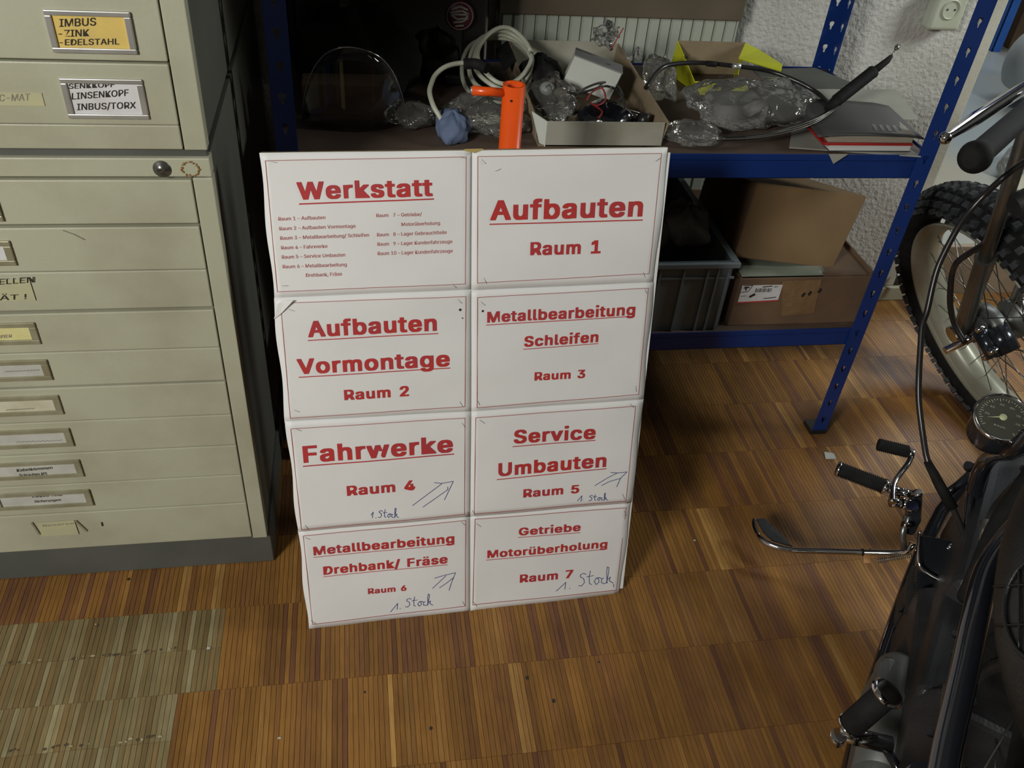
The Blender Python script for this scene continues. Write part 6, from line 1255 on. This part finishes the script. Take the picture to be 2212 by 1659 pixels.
obj('link_rod', G().tube([B(1958, 1116, .22), B(1950, 1150, .20), B(1952, 1186, .17)], .006, 12), M['dullchrome'], mc)
# side stand
ksp = [((1630, 1122), .060), ((1629, 1134), .058), ((1637, 1155), .055), ((1654, 1171), .055), ((1701, 1187), .06), ((1766, 1190), .07), ((1855, 1193), .09), ((1940, 1194), .12), ((1962, 1188), .135), ((1972, 1172), .15)]
kst = obj('side_stand', G().tube(smoothpath([B(*p, z) for p, z in ksp], 4), [.0042]*4+[.005]*6+[.0062]*27, 12), M['chrome'], mc)
ft = [B(1634, 1122, .056), B(1648, 1150, .052), B(1668, 1168, .051), B(1712, 1181, .053), B(1690, 1158, .054), B(1650, 1120, .056)]
obj('foot_plate', G().add(ft, [(0, 1, 2, 3), (0, 3, 4, 5)]), M['blackmatt'], kst, solid=.003)
obj('rubber_band', G().tube([B(1861, 1193, .092), B(1866, 1193, .093)], .0072, 14), M['rubber'], kst); obj('rubber_band', G().tube([B(1878, 1193, .096), B(1882, 1193, .097)], .0072, 14), M['rubber'], kst)
cl_ = [B(1865, 1217, .09), B(1879, 1217, .09), B(1879, 1200, .092), B(1865, 1200, .092)]
obj('copper_clip', G().add(cl_, [(0, 1, 2, 3)]), M['amber'], kst, solid=.003)
pts = []
s0, s1 = B(1895, 1212, .10), B(1970, 1199, .125); m, l_ = axis(s0, s1)
for k in range(161):
    t = k/160; a = 2*PI*17*t; pts.append(m @ V(.0042*math.cos(a), .0042*math.sin(a), l_*t))
obj('return_spring', G().tube(pts, .0009, 5), M['dullchrome'], mc)
# folded rear peg
rp0, rp1 = B(1838, 1567, .36), B(1918, 1496, .43)
pg = obj('passenger_peg', G().tube([rp0, rp0.lerp(rp1, .05), rp0.lerp(rp1, .93)], [.0135, .0158, .0158], 26), M['rubber'], mc, label='folded-up black rear foot peg with chrome end')
obj('end_cap', G().tube([rp0.lerp(rp1, .93), rp0.lerp(rp1, .96), rp0.lerp(rp1, 1.0), rp0.lerp(rp1, 1.04)], [.0165, .0205, .0205, .0165], 28), M['chrome'], pg)
obj('base_ring', G().tube([rp0.lerp(rp1, -.04), rp0.lerp(rp1, .02)], .0165, 24), M['chrome'], pg)
obj('peg_arm', G().tube([B(1812, 1582, .345), B(1850, 1592, .345), B(1925, 1610, .345)], [.0075, .0112, .0112], 16), M['chrome'], mc)
obj('peg_bolt', G().tube([B(1806, 1600, .335), B(1812, 1588, .350)], [.0095, .0095], 16), M['chrome'], mc)
obj('peg_stay', G().tube([B(1908, 1608, .34), B(1940, 1660, .33), B(1965, 1710, .32)], .006, 12), M['blackgloss'], mc)
obj('rear_case', G().hexa([p+V(0, 0, -.10) for p in (B(1905, 1410, .28), B(1965, 1420, .28), B(1930, 1740, .30), B(1850, 1720, .28))]+[B(1905, 1410, .275), B(1965, 1420, .275), B(1930, 1740, .295), B(1850, 1720, .275)]), M['greycast'], mc, bevel=.012, seg=3)
for px, py, zz in ((2063, 1372, .40), (2062, 1412, .40), (2010, 1585, .43), (2092, 1512, .50), (2104, 1518, .50), (1946, 1318, .20)):
    obj('bolt_head', G().tube([B(px, py, zz-.012), B(px-1, py-5, zz)], [.0045, .0035], 10), M['casing'], mc)
# rear wheel, hidden behind the body from here but carrying the machine
RWc = Bk(-.02, 1.0, .32); m, _ = axis(RWc-RT*.0, RWc+RT*1.0)
sec = [(.262+.058*(1+math.cos(2*PI*k/16))/1.0*.5+.0, .06*math.sin(2*PI*k/16)) for k in range(16)]
obj('rear_tyre', G().lathe(sec, m, 56, True, closedprof=True), M['rubber'], mc)
obj('rear_rim', G().lathe([(.266, .05), (.24, .03), (.235, -.03), (.266, -.05), (.255, -.045), (.23, 0), (.255, .045)], m, 48, True, closedprof=True), M['blackmatt'], mc)
obj('rear_hub', G().lathe([(0, .07), (.05, .06), (.05, -.06), (0, -.07)], m, 24), M['blackmatt'], mc)
for k in range(18):
    a = 2*PI*k/18; obj('spoke', G().tube([m @ V(.048*math.cos(a), .048*math.sin(a), .03*(-1)**k), m @ V(.24*math.cos(a+.15), .24*math.sin(a+.15), 0)], .0014, 6), M['dullchrome'], mc)
# small scrap and debris on the floor
sc_ = at(1790, 985, z=.001); g = G().hexa([sc_+V(*p) for p in ((-.012, -.010, 0), (.012, -.012, 0), (.015, .006, 0), (-.006, .012, 0), (-.012, -.010, .002), (.012, -.012, .004), (.015, .006, .002), (-.006, .012, .003))])
tag(obj('paper_scrap', g, M['scrap']), 'small pale scrap lying on the parquet beyond the foot peg', 'scrap')
for (px, py, r, nm) in ((1500, 1167, .0028, 'tiny pale crumb on the dark parquet right of the board'), (450, 1400, .0035, 'pale wood splinter on the worn parquet patch'), (603, 1594, .003, 'pale fleck on the parquet near the lower edge, left of centre')):
    c = at(px, py, z=.0012); g = G().hexa([c+V(*[q*r for q in p]) for p in ((-1, -.5, -.3), (1, -.4, -.3), (1.2, .5, -.3), (-.6, .4, -.3), (-.8, -.4, .3), (.8, -.3, .3), (.9, .4, .2), (-.5, .3, .3))])
    tag(obj('crumb', g, M['scrap']), nm, 'crumb')

# ================================================================ NEXT ROOM
ZR = .160
s2 = thing('blue_shelf', (3.4, 3.0, ZR), 'bright blue shelving in the next room behind the motorcycle', 'shelf')
fx = at(2142, 112, z=ZR); X0 = fx.x; Y0_ = fx.y
for (x, y) in ((X0, Y0_), (X0+1.1, Y0_+.1), (X0-.05, Y0_+.5), (X0+1.05, Y0_+.6)):
    obj('post', G().bb((x, y, ZR), (x+.045, y+.006, 2.0)).bb((x, y, ZR), (x+.006, y+.045, 2.0)), M['blue2'], s2, bevel=.001)
for z in (.46, .95, 1.45, 1.95):
    obj('beam', G().bb((X0, Y0_-.004, z-.06), (X0+1.1, Y0_, z)), M['blue2'], s2); obj('side_beam', G().bb((X0-.004, Y0_, z-.06), (X0, Y0_+.55, z)), M['blue2'], s2)
    obj('shelf_board', G().bb((X0, Y0_, z-.01), (X0+1.1, Y0_+.6, z)), M['hardboard'], s2)
def hx(lo, hi): return G().bb(lo, hi)
tag(obj('brown_carton', hx((X0+.12, Y0_+.05, ZR), (X0+.52, Y0_+.40, ZR+.22)), M['kraftdark'], bevel=.004), 'brown carton on the floor under the bright blue shelf', 'box')
tag(obj('dark_carton', hx((X0+.10, Y0_+.05, .462), (X0+.55, Y0_+.42, .72)), M['dark'], bevel=.004), 'dark box on the bright blue shelf in the next room', 'box')
q = at(2196, 165, z=ZR+.12); tag(blob('grey_cushion', (q.x+.12, q.y, ZR+.16), (.16, .16, .17), M['greyfoam'], 61, .02, 18), 'pale grey rounded plastic shell on the grey floor of the next room', 'shell')
q = at(2190, 345, z=ZR+.05)
bt = thing('clear_bottle', (q.x, q.y, ZR), 'clear bottle lying on the grey floor beside the handlebar grip', 'bottle')
obj('bottle_body', G().tube([(q.x-.05, q.y-.05, ZR+.04), (q.x-.04, q.y-.04, ZR+.04), (q.x+.06, q.y+.06, ZR+.04), (q.x+.08, q.y+.08, ZR+.04)], [.030, .038, .038, .015], 18), M['foil'], bt)
obj('bottle_cap', G().tube([(q.x+.08, q.y+.08, ZR+.04), (q.x+.10, q.y+.10, ZR+.04)], .016, 14), M['bluecloth'], bt)
q = [at(*p, z=ZR+.03) for p in ((2195, 408), (2250, 425), (2250, 375), (2194, 378))]
tag(obj('wood_block', G().hexa([v-V(0, 0, .03) for v in q]+q), M['cream'], bevel=.002), 'cream wooden block on the raised floor edge behind the front tyre', 'block')
# white bar leaning near the baseboard
q0, q1 = at(1938, 592, y=.985), at(1955, 622, y=.96)
tag(obj('white_bar', G().tube([q0, q1], .005, 8), M['whitebox']), 'short white bar lying by the baseboard left of the front tyre', 'bar')
# jagged plaster is not needed behind the wheel: the wall ends here
